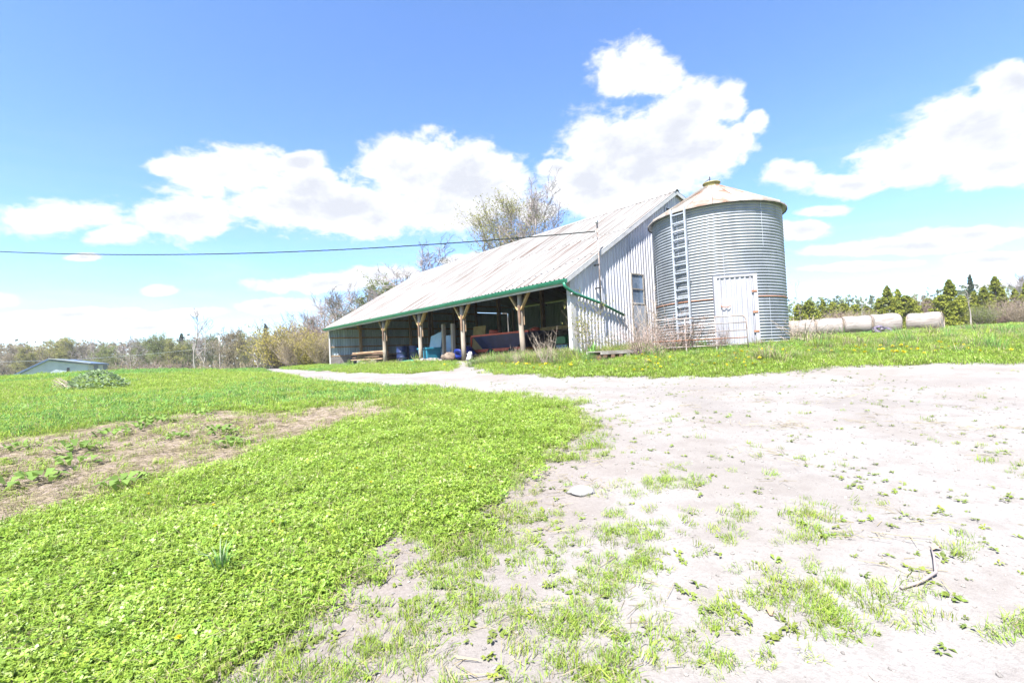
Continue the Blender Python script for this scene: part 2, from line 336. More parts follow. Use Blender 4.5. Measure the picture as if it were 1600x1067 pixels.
MATS['ground'] = gm = bpy.data.materials.new('ground'); gm.use_nodes = True; t = NT(gm.node_tree)
def attr(n): return t.n('ShaderNodeAttribute', attribute_name=n).outputs['Fac']
co = t.n('ShaderNodeTexCoord').outputs['Object']
nb = t.noise(co, .7, 6); nm = t.noise(co, 4., 6, .6); nf = t.noise(co, 34., 5, .65); nff = t.noise(co, 150., 3, .6)
soil = t.mix(t.sm(nm, .35, .65), (.16, .20, .04), (.13, .20, .03)); soil = t.mix(t.sm(nf, .5, .7), soil, (.20, .18, .09))
dirt = t.mix(t.sm(nm, .35, .68), (.215, .172, .145), (.15, .118, .098)); dirt = t.mix(t.sm(nf, .5, .7), dirt, (.26, .22, .18))
grav = t.mix(t.sm(nb, .35, .7), (.186, .176, .168), (.158, .144, .133)); grav = t.mix(t.m('MULTIPLY', t.sm(nm, .45, .75), .6), grav, (.128, .113, .104))
vor = t.n('ShaderNodeTexVoronoi', {'Vector': t.v('ADD', co, t.n('ShaderNodeCombineXYZ', {0: t.m('MULTIPLY', nf, .03), 1: t.m('MULTIPLY', nm, .05)}).outputs[0]), 'Scale': 70., 'Randomness': 1.}); vr = t.n('ShaderNodeSeparateColor', {0: vor.outputs['Color']}).outputs[0]
grav = t.mix(t.m('MULTIPLY', t.sm(vr, .72, .95), .35), grav, (.11, .10, .094))
grav = t.mix(t.m('MULTIPLY', t.sm(nff, .5, .75), .5), grav, (.225, .218, .214))
grav = t.mix(t.m('MULTIPLY', attr('edge'), .75), grav, t.mix(t.sm(nf, .4, .65), (.125, .105, .093), (.165, .145, .132)))
grav = t.mix(t.m('MULTIPLY', attr('rut'), .45), grav, (.135, .125, .12))
ga = t.sm(t.m('ADD', attr('gravel'), t.m('MULTIPLY', t.m('SUBTRACT', nf, .5), .7)), .25, .75)
ba = t.sm(t.m('ADD', attr('bare'), t.m('MULTIPLY', t.m('SUBTRACT', nf, .5), .7)), .25, .75)
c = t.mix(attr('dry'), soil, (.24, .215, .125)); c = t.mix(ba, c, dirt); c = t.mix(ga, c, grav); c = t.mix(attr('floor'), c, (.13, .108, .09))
b = t.n('ShaderNodeBsdfPrincipled', {'Base Color': c, 'Roughness': .95, 'Specular IOR Level': .15})
hgt = t.m('ADD', t.m('MULTIPLY', nf, .6), t.m('ADD', t.m('MULTIPLY', nm, .9), t.m('MULTIPLY', nff, .35)))
bn = t.n('ShaderNodeBump', {'Height': hgt, 'Strength': .55, 'Distance': .03}); t.t.links.new(bn.outputs[0], b.inputs['Normal'])
t.t.links.new(b.outputs[0], t.n('ShaderNodeOutputMaterial').inputs[0])
def ground_piece(name, sel):
    q = quads[sel]; used, inv = np.unique(q, return_inverse=True)
    me = npmesh(name, np.stack([X.ravel()[used], Y.ravel()[used], Z.ravel()[used]], 1), inv.reshape(-1, 4), 'ground', smooth=True)
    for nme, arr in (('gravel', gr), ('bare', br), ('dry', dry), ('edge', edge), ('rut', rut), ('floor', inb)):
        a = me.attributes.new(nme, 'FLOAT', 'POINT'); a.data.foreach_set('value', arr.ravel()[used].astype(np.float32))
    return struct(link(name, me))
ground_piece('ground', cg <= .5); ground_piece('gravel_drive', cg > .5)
# ------------------------------------------------------------------ the barn (local x: front to rear, y: near gable to far end)
RX, RZ = 7.9, 7.66; EX, EZ = -.35, 2.82; SF = (RZ-EZ)/(RX-EX); SR = .24
def roofz(x): return RZ-(RX-x)*SF if x < RX else RZ-(x-RX)*SR
barn = thing('barn', 'long open-fronted barn with pale steel roof and green gutter beside the grain bin', 'barn', (BO[0], BO[1], BZ), BA)
def ribprofile(w, pitch=.2, h=.032, top=.035, foot=.028):
    """trapezoid ribs across a sheet: list of (across, height)"""
    out = []; x = pitch/2; out.append((0, 0))
    while x < w-1e-4:
        out += [(x-top/2-foot, 0), (x-top/2, h), (x+top/2, h), (x+top/2+foot, 0)]; x += pitch
    out.append((w, 0)); return out
# roof: two courses of ribbed sheets on the front slope
ang = math.atan(SF); LS = math.hypot(RX-EX, RZ-EZ); SW = .7; NS = 36; ysta = -.2
def sheetmesh(name, L, w, mat, h=.03):
    pr = ribprofile(w, .233, h*1.35); mb = MB(); nx = 5
    vs = [(L*i/(nx-1), p, q) for i in range(nx) for p, q in pr]; m = len(pr)
    mb.add(vs, [(i*m+k, (i+1)*m+k, (i+1)*m+k+1, i*m+k+1) for i in range(nx-1) for k in range(m-1)])
    return mb.mesh(name, mat)
lowm = sheetmesh('roof_sheet', LS*.52, SW, 'roof_steel'); upm = sheetmesh('roof_sheet_upper', LS*.50, SW, 'roof_steel')
for i in range(NS):
    for me, off, lift in ((lowm, 0, 0), (upm, LS*.50, .012)):
        j = random.uniform(-.012, .012)
        link('roof_sheet', me, barn, (EX+(off+j)*math.cos(ang)-lift*math.sin(ang), ysta+i*SW, EZ+.05+(off+j)*math.sin(ang)+lift*math.cos(ang)), (0, -ang, 0))
mb = MB(); pr = ribprofile(NS*SW, .233, .03)
vs = [(x, ysta+p, roofz(x)+.055+q) for x in (RX, BW+.4) for p, q in pr]; m = len(pr)
mb.add(vs, [(k, m+k, m+k+1, k+1) for k in range(m-1)]); part('rear_roof', mb, 'roof_steel', barn)
mb = MB(); y0, y1 = ysta-.02, ysta+NS*SW+.02
mb.add([(RX-.22, y0, roofz(RX-.22)+.095), (RX, y0, RZ+.13), (RX+.22, y0, roofz(RX+.22)+.095), (RX-.22, y1, roofz(RX-.22)+.095), (RX, y1, RZ+.13), (RX+.22, y1, roofz(RX+.22)+.095)],
       [(0, 3, 4, 1), (1, 4, 5, 2)]); part('ridge_cap', mb, 'roof_steel', barn)
for k in range(9):                                    # purlins and rafters under the sheets
    x = .5+k*.9; mb = MB(); mb.box(x-.04, x+.04, .05, BL-.05, roofz(x)-.08, roofz(x)-.01); part('purlin', mb, 'dark_wood', barn)
for y in (2.74, 6.92, 11., 15.4, 19.8):
    mb = MB(); mb.bar((EX+.15, y+.12, roofz(EX+.15)-.17), (RX, y+.12, RZ-.17), .06, .2); mb.bar((RX, y+.12, RZ-.17), (BW, y+.12, roofz(BW)-.17), .06, .2); part('rafter', mb, 'dark_wood', barn)
    mb = MB(); mb.box(6.4, 6.6, y+.9, y+1.1, 0, roofz(6.5)-.1); part('inner_post', mb, 'dark_wood', barn)
# siding: every sheet its own piece
def siding(name, x0, x1, zb, zt, y, out, mat, parent=barn, pitch=.2, h=.034):
    pr = ribprofile(x1-x0, pitch, h); mb = MB(); m = len(pr)
    vs = [(x0+p, y+out*q, zb) for p, q in pr]+[(x0+p, y+out*q, zt(x0+p)) for p, q in pr]
    mb.add(vs, [(k, k+1, m+k+1, m+k) for k in range(m-1)]); return part(name, mb, mat, parent)
for k in range(24):
    siding('siding_sheet', max(0, k*.8-.01), k*.8+.81, .02+random.uniform(-.02, .03), lambda x: roofz(x)+.04, -.02-.006*(k % 2), -1, 'siding_steel')
mb = MB(); mb.add([(0, .0, 0), (BW, .0, 0), (BW, .0, roofz(BW)-.03), (RX, .0, RZ-.03), (0, .0, roofz(0)-.03)], [(0, 1, 2, 3, 4)]); part('gable_sheathing', mb, 'dark_wood', barn)
DX0, DX1, DZ = 14.25, 18.6, 4.45                      # far end wall with its tall door opening
for k in range(24):
    x0 = k*.8; inside = x0 > DX0-.3 and x0 < DX1-.6
    siding('end_siding_sheet', x0-.015, x0+.8+.015, (DZ if inside else .62), lambda x: roofz(x)+.04, BL-.02+.006*(k % 2), 1, 'inner_steel')
mb = MB(); mb.box(0, DX0, BL-.14, BL-.03, 0, .62); mb.box(DX1+.2, BW, BL-.14, BL-.03, 0, .62); part('base_wall', mb, 'concrete', barn)
for k in range(3):
    mb = MB(); mb.box(2.6, DX0-.1, BL-.26, BL-.20, .06+k*.2, .06+k*.2+.185); part('kick_board', mb, 'dark_wood', barn)
for z in (.66, 1.36, 2.07, 2.78, 3.5, 4.2, 5.0):
    xa = max(.05, (z-EZ)/SF+EX+.3) if z > 2.6 else .05
    mb = MB(); mb.box(xa, DX0-.06 if z < DZ else min(BW-.1, RX+(RZ-z)/SR), BL-.12, BL-.035, z, z+.1); part('girt', mb, 'old_wood', barn)
for x in (2.4, 4.6, 6.9, 9.1, 11.5, 14.1, 18.9):
    mb = MB(); mb.box(x-.09, x+.09, BL-.32, BL-.13, 0, roofz(x)-.12); part('wall_post', mb, 'old_wood', barn)
mb = MB(); mb.bar((2.4, BL-.3, 2.5), (1.7, BL-.3, roofz(1.7)-.15), .1, .1); part('wall_brace', mb, 'brace_wood', barn)
door = link('end_door', None, barn, (0, 0, 0))
for k in range(5):
    siding('door_sheet', DX0+.1+k*.775, DX0+.1+k*.775+.785, .1, lambda x: DZ-.05, BL-.06, -1, 'inner_steel', door)
mb = MB(); mb.box(DX0+.1, DX0+3.9, BL-.12, BL-.1, 1.9, 2.05); part('door_rail', mb, 'dark_wood', door)
siding('rear_siding', 0, BL, 0, lambda x: roofz(BW)-.02, 0, 1, 'inner_steel').matrix_local = Matrix.Translation((BW, 0, 0)) @ Matrix.Rotation(math.pi/2, 4, 'Z')
# trims, gutter, downpipe
for (xa, xb) in ((EX-.02, RX), (RX, BW+.4)):
    mb = MB(); mb.bar((xa, -.18, roofz(xa)-.045), (xb, -.18, roofz(xb)-.045), .03, .17); part('rake_board', mb, 'white_trim', barn)
    mb = MB(); mb.bar((xa, BL+.16, roofz(xa)-.045), (xb, BL+.16, roofz(xb)-.045), .03, .17); part('rake_board', mb, 'white_trim', barn)
mb = MB(); mb.box(EX+.06, EX+.10, -.1, BL+.1, EZ-.19, EZ+.0); part('fascia', mb, 'white_trim', barn)
mb = MB(); gp = [(-.005, .03), (-.005, -.11), (-.085, -.11), (-.12, -.03), (-.135, .025), (-.125, .03), (-.108, -.03), (-.08, -.1), (-.015, -.1), (-.015, .03)]
yy0, yy1 = -.2, BL+.2; n = len(gp)
mb.add([(EX+.055+p, y, EZ+q) for y in (yy0, yy1) for p, q in gp], [(k, (k+1) % n, n+(k+1) % n, n+k) for k in range(n)])
mb.add([(EX+.055+p, yy0, EZ+q) for p, q in gp[:5]], [(0, 1, 2, 3, 4)]); mb.add([(EX+.055+p, yy1, EZ+q) for p, q in gp[:5]], [(4, 3, 2, 1, 0)])
gut = part('gutter', mb, 'green_paint', barn)
for y in np.arange(.6, BL, 2.4):
    mb = MB(); mb.box(EX-.085, EX+.05, y-.012, y+.012, EZ+.03, EZ+.036); part('gutter_strap', mb, 'green_paint', gut)
mb = MB(); mb.tube([(EX-.02, -.1, EZ-.1), (EX-.02, -.12, EZ-.22), (-.2, -.14, EZ-.34), (.1, -.12, EZ-.46), (1.6, -.12, 2.06), (3.2, -.12, 1.6)], .055, 8); part('downpipe', mb, 'green_paint', barn, True)
mb = MB(); mb.box(.02, .24, -.075, -.058, .0, roofz(.02)-.02); mb.box(-.03, .02, -.075, .1, 0, roofz(-.02)-.08); part('corner_board', mb, 'white_trim', barn)
mb = MB(); mb.box(-.03, .02, BL-.1, BL+.075, 0, roofz(-.02)-.08); part('corner_board', mb, 'white_trim', barn)
mb = MB(); mb.box(-.06, .06, .1, BL-.1, EZ-.12, EZ+.06); part('header', mb, 'pale_wood', barn)
# front posts with their knee braces
for y, lean in ((2.74, .10), (6.92, .01), (11., 0), (15.4, 0)):
    p = MB(); p.tube([(0, y-lean, -.1), (0, y-lean*.5, .8), (0, y, 1.7), (0, y, EZ-.1)], [.125, .115, .11, .105], 10)
    post = part('post', p, 'pale_wood', barn, True)
    mb = MB(); mb.box(-.13, -.10, y-.12, y+.0, 1.45, 2.2); part('splice_board', mb, 'dark_wood', post)
    mb = MB(); mb.box(.10, .13, y-.11, y+.12, 1.4, 2.25); part('splice_board', mb, 'old_wood', post)
    for s in (-1, 1):
        mb = MB(); mb.bar((-.02, y+s*.09, 2.02), (-.02, y+s*.62, EZ-.1), .06, .115, (1, 0, 0)); part('knee_brace', mb, 'brace_wood', post)
    mb = MB(); mb.bar((.05, y, 2.0), (.75, y+.02, roofz(.75)-.15), .13, .07, (0, 1, 0)); part('knee_brace', mb, 'brace_wood', post)
# gable window, narrow door, loft opening, service mast, corner lamp
win = link('window', None, barn)
for a in ((3.86, 3.92, 2.1, 3.42), (4.74, 4.80, 2.1, 3.42), (3.92, 4.74, 3.36, 3.42), (3.92, 4.74, 2.1, 2.16), (3.92, 4.74, 2.72, 2.77)):
    mb = MB(); mb.box(a[0], a[1], -.10, -.055, a[2], a[3]); part('frame', mb, 'white_trim' if a[3] < 2.7 else 'grey_wood', win)
for z0, z1 in ((2.16, 2.72), (2.77, 3.36)):
    for x0, x1 in ((3.92, 4.32), (4.34, 4.74)):
        mb = MB(); mb.box(x0, x1, -.075, -.065, z0, z1); part('pane', mb, 'glass_pane', win)
dr = link('side_door', None, barn)
mb = MB(); mb.box(3.92, 4.82, -.095, -.06, .05, 2.04); part('door_panel', mb, 'door_blue', dr)
for a in ((3.84, 3.92), (4.82, 4.9)):
    mb = MB(); mb.box(*a, -.10, -.06, .0, 2.1); part('door_frame', mb, 'grey_wood', dr)
mb = MB(); mb.box(4.0, 4.05, -.13, -.095, .95, 1.1); part('handle', mb, 'dark_metal', dr)
lo = link('loft_opening', None, barn); mb = MB(); mb.box(7.0, 8.3, -.085, -.06, 5.95, 6.75); part('dark_panel', mb, 'black', lo)  # solid black panel on the siding, painted darkness of the loft inside
for a in ((6.93, 7.0, 5.9, 6.8), (8.3, 8.37, 5.9, 6.8), (7.0, 8.3, 6.75, 6.8), (7.0, 8.3, 5.9, 5.95)):
    mb = MB(); mb.box(a[0], a[1], -.10, -.06, a[2], a[3]); part('opening_frame', mb, 'siding_steel', lo)
mast = link('service_mast', None, barn)
mb = MB(); mb.tube([(1.5, -.28, 1.9), (1.5, -.28, 5.1)], .028, 8); part('conduit', mb, 'tube_steel', mast, True)
mb = MB(); mb.tube([(1.5, -.28, 5.1), (1.5, -.28, 5.2), (1.44, -.30, 5.22), (1.38, -.32, 5.12)], [.04, .05, .05, .035], 8); part('weather_head', mb, 'galv', mast, True)
mb = MB(); mb.box(1.46, 1.54, -.31, -.25, 1.78, 1.9); part('meter_box', mb, 'dark_metal', mast)
for z in (2.6, 3.5):
    mb = MB(); mb.box(1.45, 1.55, -.30, -.05, z, z+.04); part('bracket', mb, 'dark_metal', mast)
mb = MB(); mb.tube([(1.5, -.28, 4.75), (1.36, -.32, 4.78)], .012, 6); mb.lathe([(.0, -.03), (.03, -.03), (.02, 0), (.03, .03), (0, .03)], 8, c=(1.33, -.33, 4.78)); part('insulator', mb, 'white_plastic', mast)
lp = link('flood_lamp', None, barn)
mb = MB(); mb.box(-.08, .0, -.12, -.06, 2.3, 2.38); part('lamp_base', mb, 'white_plastic', lp)
for s in (-1, 1):
    mb = MB(); mb.lathe([(.0, 0), (.025, 0), (.03, .05), (.055, .11), (.05, .115), (0, .1)], 10)
    o = part('lamp_head', mb, 'white_plastic', lp, True); o.location = (-.06, -.12+s*.05, 2.34); o.rotation_euler = (s*1.9, -.7, 0)
# partition of boards inside, with lattice
for k in range(8):
    mb = MB(); mb.box(5.96, 6.0, .6, 9.3, .03+k*.205, .03+k*.205+.195); part('partition_board', mb, 'old_wood' if k < 7 else 'plywood', barn)
mb = MB()
for k in range(-8, 15):
    for s in (1, -1):
        a0 = 4.9+k*.12; za, zb = .45, 1.45; y_a, y_b = (a0, a0+1.0) if s > 0 else (a0+1.0, a0)
        def clipseg(y0, z0, y1, z1, lo_, hi_):
            t0, t1 = 0., 1.
            d = y1-y0
            for L, sg in ((lo_, 1), (hi_, -1)):
                t_ = (L-y0)/d
                if d*sg > 0: t0 = max(t0, t_)
                else: t1 = min(t1, t_)
            return None if t0 >= t1-.02 else (y0+d*t0, z0+(z1-z0)*t0, y0+d*t1, z0+(z1-z0)*t1)
        c_ = clipseg(y_a, za, y_b, zb, 4.9, 6.6)
        if c_: mb.bar((5.9+.012*s, c_[0], c_[1]), (5.9+.012*s, c_[2], c_[3]), .012, .035, (1, 0, 0))
part('lattice_panel', mb, 'pale_wood', barn)

# ------------------------------------------------------------------ things kept in the barn
def bp(x, y, z=0): a, b_ = from_barn(x, y); return (a, b_, BZ+z)
FL = .0
def bthing(name, label, cat, x, y, rz=0., z=0., group=None): return thing(name, label, cat, bp(x, y, z), BA+rz, group)
# wagon: local x across, y along
wg = bthing('box_wagon', 'navy blue box wagon on red steel frame parked inside the barn', 'wagon', 2.7, 6.35, .03)
mb = MB(); prof = [(-.75, .55), (-1.0, 1.22), (1.0, 1.22), (.75, .55)]
ys = [-2.5, -2.15, 1.5, 2.15]; kx = [.35, 1., 1., .96]; kz = [.62, 0, 0, 0]
vs = []
for yv, k_, lift in zip(ys, kx, kz):
    for px_, pz in prof: vs.append((px_*k_, yv if pz > 1 else {-2.5: -1.5, -2.15: -1.05, 1.5: 1.1, 2.15: 1.62}[yv], pz+(lift*.5 if pz < 1 else .02)))
mb.add(vs, [(i*4+k, i*4+k+1, (i+1)*4+k+1, (i+1)*4+k) for i in range(3) for k in (0, 2)]+[(i*4+3, i*4, (i+1)*4, (i+1)*4+3) for i in range(3)]+[(0, 3, 2, 1), (12, 13, 14, 15)])
part('box', mb, 'navy', wg)
for s in (-1, 1):
    mb = MB(); mb.bar((s*1.0, -2.15, 1.25), (s*.97, 2.2, 1.25), .07, .08); part('top_rail', mb, 'red_paint', wg)
    mb = MB(); mb.bar((s*.7, -1.5, .48), (s*.7, 2.3, .46), .1, .14); part('chassis_rail', mb, 'red_paint', wg)
    for yv, n_ in ((-.7, 0), (.9, 0)):
        mb = MB(); mb.lathe([(.1, -.08), (.24, -.08), (.27, -.05), (.27, .05), (.24, .08), (.1, .08)], 20); o = part('wheel', mb, 'black', wg, True, loc=(s*.78, yv, .27), rot=(0, math.pi/2, 0))
        m2 = MB(); m2.lathe([(0, -.05), (.14, -.06), (.14, .06), (0, .05)], 14); part('rim', m2, 'red_paint', o)
for yv in (2.25,):
    for s in (-1, 1):
        mb = MB(); mb.bar((s*.98, 2.2, 1.24), (s*.6, 2.75, .42), .09, .09); part('end_strut', mb, 'red_paint', wg)
    mb = MB(); mb.bar((-.95, 2.28, 1.2), (.95, 2.28, 1.2), .08, .1); mb.bar((-.6, 2.75, .42), (.6, 2.75, .42), .09, .09); part('end_frame', mb, 'red_paint', wg)
mb = MB(); mb.bar((0, 2.5, .45), (0, 3.5, .3), .08, .08); part('drawbar', mb, 'red_paint', wg)
for yv in (-.7, .9):
    mb = MB(); mb.tube([(-.7, yv, .29), (.7, yv, .29)], .045, 8); part('axle', mb, 'dark_metal', wg)
mb = MB(); mb.blob((0, 0, .14), (.3, .45, .16), 3, 12, .3); solo('feed_sack', mb, 'red_paint', 'red sack lying on top of the navy wagon rim', 'sack', True, loc=bp(2.3, 7.4, 1.25))
mb = MB(); mb.blob((0, 0, .12), (.25, .3, .14), 5, 12, .4); solo('red_bundle', mb, 'red_paint', 'small red bundle at the narrow end of the navy wagon, right of the leaning post', 'bundle', True, loc=bp(2.6, 4.6, 1.2))
# dry brush bundle and plywood behind the wagon
mb = MB()
for k in range(120):
    a = random.uniform(0, 6.28); r_ = random.uniform(.1, .5); mb.tube([(r_*.4*math.cos(a), 1.3*random.uniform(-.6, .6), 0), (r_*math.cos(a), random.uniform(-.9, .9), random.uniform(.3, .8))], [.01, .004], 3, False)
solo('hay_heap', mb, 'twig_straw', 'loose straw heap on the partition behind the navy wagon', 'straw', loc=bp(5.2, 7.6, 1.0))
mb = MB(); mb.box(-.5, .5, -.7, .7, 0, 1.0); solo('crate', mb, 'plywood', 'plain wooden crate under the straw behind the wagon', 'crate', loc=bp(5.2, 7.6, 0), rot=(0, 0, BA))
mb = MB(); mb.bar((0, 0, 0), (.25, 0, 2.1), 1.3, .03, (1, 0, 0)); solo('plywood_sheet', mb, 'plywood', 'tan plywood sheet leaning in the barn left of the navy wagon', 'board', loc=bp(5.0, 12.5, .02), rot=(0, 0, BA))
mb = MB()
mb.bar((0, -1.6, .03), (0, 1.6, .03), .2, .05)
for k in range(5):
    mb2 = MB(); mb2.bar((0, -1.5+random.uniform(-.2, .2), 0), (0, 1.5+random.uniform(-.2, .2), 0), .22, .045, (0, 0, 1))
    solo('plank', mb2, 'old_wood', ['lowest', 'second', 'middle', 'fourth', 'topmost'][k]+' brown plank of the stack by the barn partition', 'plank', group='planks stacked by the partition', loc=bp(5.5+random.uniform(-.05, .05), 2.9, .06+k*.3 if k == 0 else .06+k*.05), rot=(0, 0, BA+random.uniform(-.02, .02)))
# leaning foam boards, tub, uprights, tarps, rubble, sack, barrel
for k, (y_, h_, w_) in enumerate(((12.55, 1.75, 1.3), (11.3, 1.55, .95))):
    mb = MB(); n = 6
    top = [(.32+.02*math.sin(i*2), -w_/2+w_*i/n, h_-(.25*i/n if k == 0 else .1)) for i in range(n+1)][::-1]; bot = [(0, -w_/2+w_*i/n, 0) for i in range(n+1)][::-1]
    fr = bot+top; m = n+1
    mb.add(fr+[(x+.05, y, z) for x, y, z in fr], [(i, i+1, m+i+1, m+i) for i in range(n)]+[(2*m+i, 3*m+i, 3*m+i+1, 2*m+i+1) for i in range(n)]+[(m+i, m+i+1, 3*m+i+1, 3*m+i) for i in range(n)]+[(0, m, 3*m, 2*m), (n, 2*m+n, 3*m+n, m+n)])
    solo('foam_board', mb, 'blue_board', ('large pale blue board leaning behind the turquoise tub in the barn' if k == 0 else 'narrow pale blue board leaning between the two white uprights'), 'board', loc=bp(1.7, y_, .03), rot=(0, 0, BA))
mb = MB()
q = [(-.45, -.5), (.45, -.5), (.45, .5), (-.45, .5)]
mb.add([(x*.85, y*.85, 0) for x, y in q]+[(x, y, .72) for x, y in q]+[(x*1.08, y*1.08, .72) for x, y in q]+[(x*1.08, y*1.08, .80) for x, y in q]+[(x*.97, y*.97, .80) for x, y in q]+[(x*.8, y*.8, .1) for x, y in q],
       [(3,2,1,0)]+[(r*4+k, r*4+(k+1) % 4, r*4+4+(k+1) % 4, r*4+4+k) for r in range(5) for k in range(4)]+[(20,21,22,23)])
solo('storage_tub', mb, 'blue_tub', 'turquoise plastic storage tub near the third barn post from the gable', 'tub', loc=bp(.75, 11.35, .0), rot=(0, 0, BA))
for k, (x_, y_, ln) in enumerate(((1.1, 10.35, .02), (1.0, 9.3, .06))):
    mb = MB(); mb.bar((0, 0, 0), (ln, ln, 2.05-.05*k), .17, .17); solo('timber_upright', mb, 'pale_wood', ['white timber upright rising beside the turquoise tub', 'white timber upright standing left of the blue tarp heap'][k], 'post', loc=bp(x_, y_, .0), rot=(0, 0, BA))
mb = MB(); mb.blob((0, 0, .3), (.6, .75, .36), 11, 22, .28); solo('tarp_heap', mb, 'blue_tarp', 'deep blue tarp thrown over a heap beside the second barn post', 'tarp', True, loc=bp(1.3, 8.75, .0), rot=(0, 0, BA))
k = 0
for i in range(18):
    x_, y_ = -.05+random.uniform(-.35, .5), 9.9+random.uniform(-1.3, 1.3); r_ = random.uniform(.08, .2)
    mb = MB(); mb.blob((0, 0, r_*.4), (r_*1.2, r_, r_*.7), i, 8, .35)
    solo('rubble_stone', mb, 'stone', 'grey field stone in the rubble pile under the barn eave', 'stone', group='rubble pile under the barn eave', loc=bp(x_, y_, 0), rot=(0, 0, random.uniform(0, 6)))
mb = MB(); mb.blob((0, 0, .18), (.38, .42, .3), 21, 14, .3); solo('earth_mound', mb, 'mound_soil', 'small brown mound in front of the blue tarp heap', 'mound', True, loc=bp(.45, 9.0, -.05))
mb = MB(); mb.blob((0, 0, .2), (.13, .16, .2), 31, 12, .4); mb.blob((-.05, -.18, .08), (.12, .18, .1), 33, 10, .4); solo('white_sack', mb, 'white_plastic', 'crumpled white plastic sack on the ground at the second barn post', 'sack', True, loc=bp(-.1, 6.3, .0))
mb = MB(); mb.blob((0, 0, .02), (.6, 1.5, .10), 41, 18, .3); solo('green_tarp', mb, 'green_tarp', 'teal green tarp lying flat on the barn floor', 'tarp', True, loc=bp(.9, 13.3, .03), rot=(0, 0, BA))
for k, (x_, y_) in enumerate(((1.0, 15.0), (1.55, 14.4))):
    mb = MB(); mb.lathe([(0, 0), (.36, 0), (.39, .05), (.38, .3), (.405, .33), (.38, .36), (.38, .62), (.405, .65), (.38, .68), (.38, 1.0), (.36, 1.03), (0, 1.0)], 22)
    solo('steel_barrel', mb, 'navy', ['dark blue barrel just right of the far left front post', 'dark blue barrel standing behind its twin'][k], 'barrel', True, group='dark barrels in the barn', loc=bp(x_, y_, 0))
for k in range(7):
    mb = MB(); mb.bar((0, -2.1+random.uniform(-.6, .4), 0), (random.uniform(-.2, .2), 2.2+random.uniform(-.3, .5), 0), .24, .07)
    solo('weathered_board', mb, 'dark_wood' if k % 3 else 'old_wood', ['lowest', 'second lowest', 'third lowest', 'middle', 'third highest', 'second highest', 'topmost'][k]+' weathered brown board in the pile at the far end of the barn front', 'board', group='boards piled at the far end', loc=bp(.1+(k % 2)*.25, 18.0+random.uniform(-.2, .2), .32+.078*k), rot=(0, 0, BA+random.uniform(-.04, .04)))
for k in range(2):
    mb = MB(); mb.box(-.35, .35, -.2, .2, 0, .28); solo('concrete_block', mb, 'concrete', ['nearer', 'farther'][k]+' concrete block under the weathered board pile', 'block', group='blocks under the boards', loc=bp(.2, 17.0+k*2.2, 0), rot=(0, 0, BA))
mb = MB(); mb.box(-.15, .15, -.25, .25, 0, .16); solo('white_block', mb, 'white_stone', 'small white block in the grass before the barn posts', 'block', loc=bp(-.6, 16.9, -.02), rot=(0, 0, BA))
# riding mower
mw = bthing('riding_mower', 'green riding mower half hidden behind the barn corner', 'mower', 1.75, 1.35, 1.5)
mb = MB(); hood = [(-.3, .55), (-.3, .78), (-.22, .9), (.22, .9), (.3, .78), (.3, .55)]
mb.add([(x, y, z-(.07 if y > .6 and z > .7 else 0)) for y in (-.05, .4, .85) for x, z in hood], [(i*6+k, i*6+k+1, (i+1)*6+k+1, (i+1)*6+k) for i in range(2) for k in range(5)]+[(5, 4, 3, 2, 1, 0), (12, 13, 14, 15, 16, 17)])
part('hood', mb, 'mower_green', mw)
mb = MB(); mb.box(-.32, .32, -.75, .8, .34, .5); part('chassis', mb, 'mower_blue', mw)
mb = MB(); mb.box(-.45, .45, -.8, -.35, .5, .62); part('rear_fender', mb, 'mower_green', mw)
mb = MB(); mb.box(-.2, .2, -.65, -.3, .62, .72); mb.bar((0, -.62, .7), (0, -.75, 1.05), .38, .07, (1, 0, 0)); part('seat', mb, 'yellow', mw)
mb = MB(); mb.box(-.55, .55, -.2, .35, .12, .26); part('cutting_deck', mb, 'mower_green', mw)
mb = MB(); mb.lathe([(.16, 0), (.18, .01), (.16, .02), (.15, .01)], 16); o = part('steering_wheel', mb, 'black', mw, True, loc=(0, -.08, 1.0), rot=(.5, 0, 0))
mb = MB(); mb.tube([(0, .02, .8), (0, -.08, 1.0)], .02, 6); part('steering_column', mb, 'black', mw)
for s in (-1, 1):
    for yv, r_ in ((-.55, .25), (.6, .18)):
        mb = MB(); mb.lathe([(r_*.4, -.08), (r_*.9, -.08), (r_, -.04), (r_, .04), (r_*.9, .08), (r_*.4, .08)], 18); o = part('wheel', mb, 'black', mw, True, loc=(s*.42, yv, r_), rot=(0, math.pi/2, 0))
        m2 = MB(); m2.lathe([(0, -.05), (r_*.42, -.06), (r_*.42, .06), (0, .05)], 12); part('rim', m2, 'yellow', o)

# more farm clutter
mb = MB()
for k in range(7): mb.lathe([(.22+.012*k, .0+.018*k), (.235+.012*k, .012+.018*k), (.22+.012*k, .024+.018*k), (.205+.012*k, .012+.018*k), (.22+.012*k, .0+.018*k)], 22)
solo('wire_coil', mb, 'tube_steel', 'coil of pale wire lying on the floor before the navy wagon', 'coil', True, loc=bp(.7, 6.0, .02))
mb = MB(); mb.lathe([(.18, -.1), (.30, -.1), (.34, -.05), (.34, .05), (.30, .1), (.18, .1), (.18, -.1)], 22); solo('old_tyre', mb, 'black', 'black old tyre leaning in the dark behind the barrels', 'tyre', True, loc=bp(2.6, 13.9, .34), rot=(math.pi/2-.15, 0, BA+1.2))
st = bthing('step_ladder', 'wooden ladder leaning against the far end wall inside the barn', 'ladder', 9.9, BL-.5)
for s in (-.22, .22):
    mb = MB(); mb.bar((s, -.9, 0), (s, .2, 3.2), .05, .08); part('rail', mb, 'brace_wood', st)
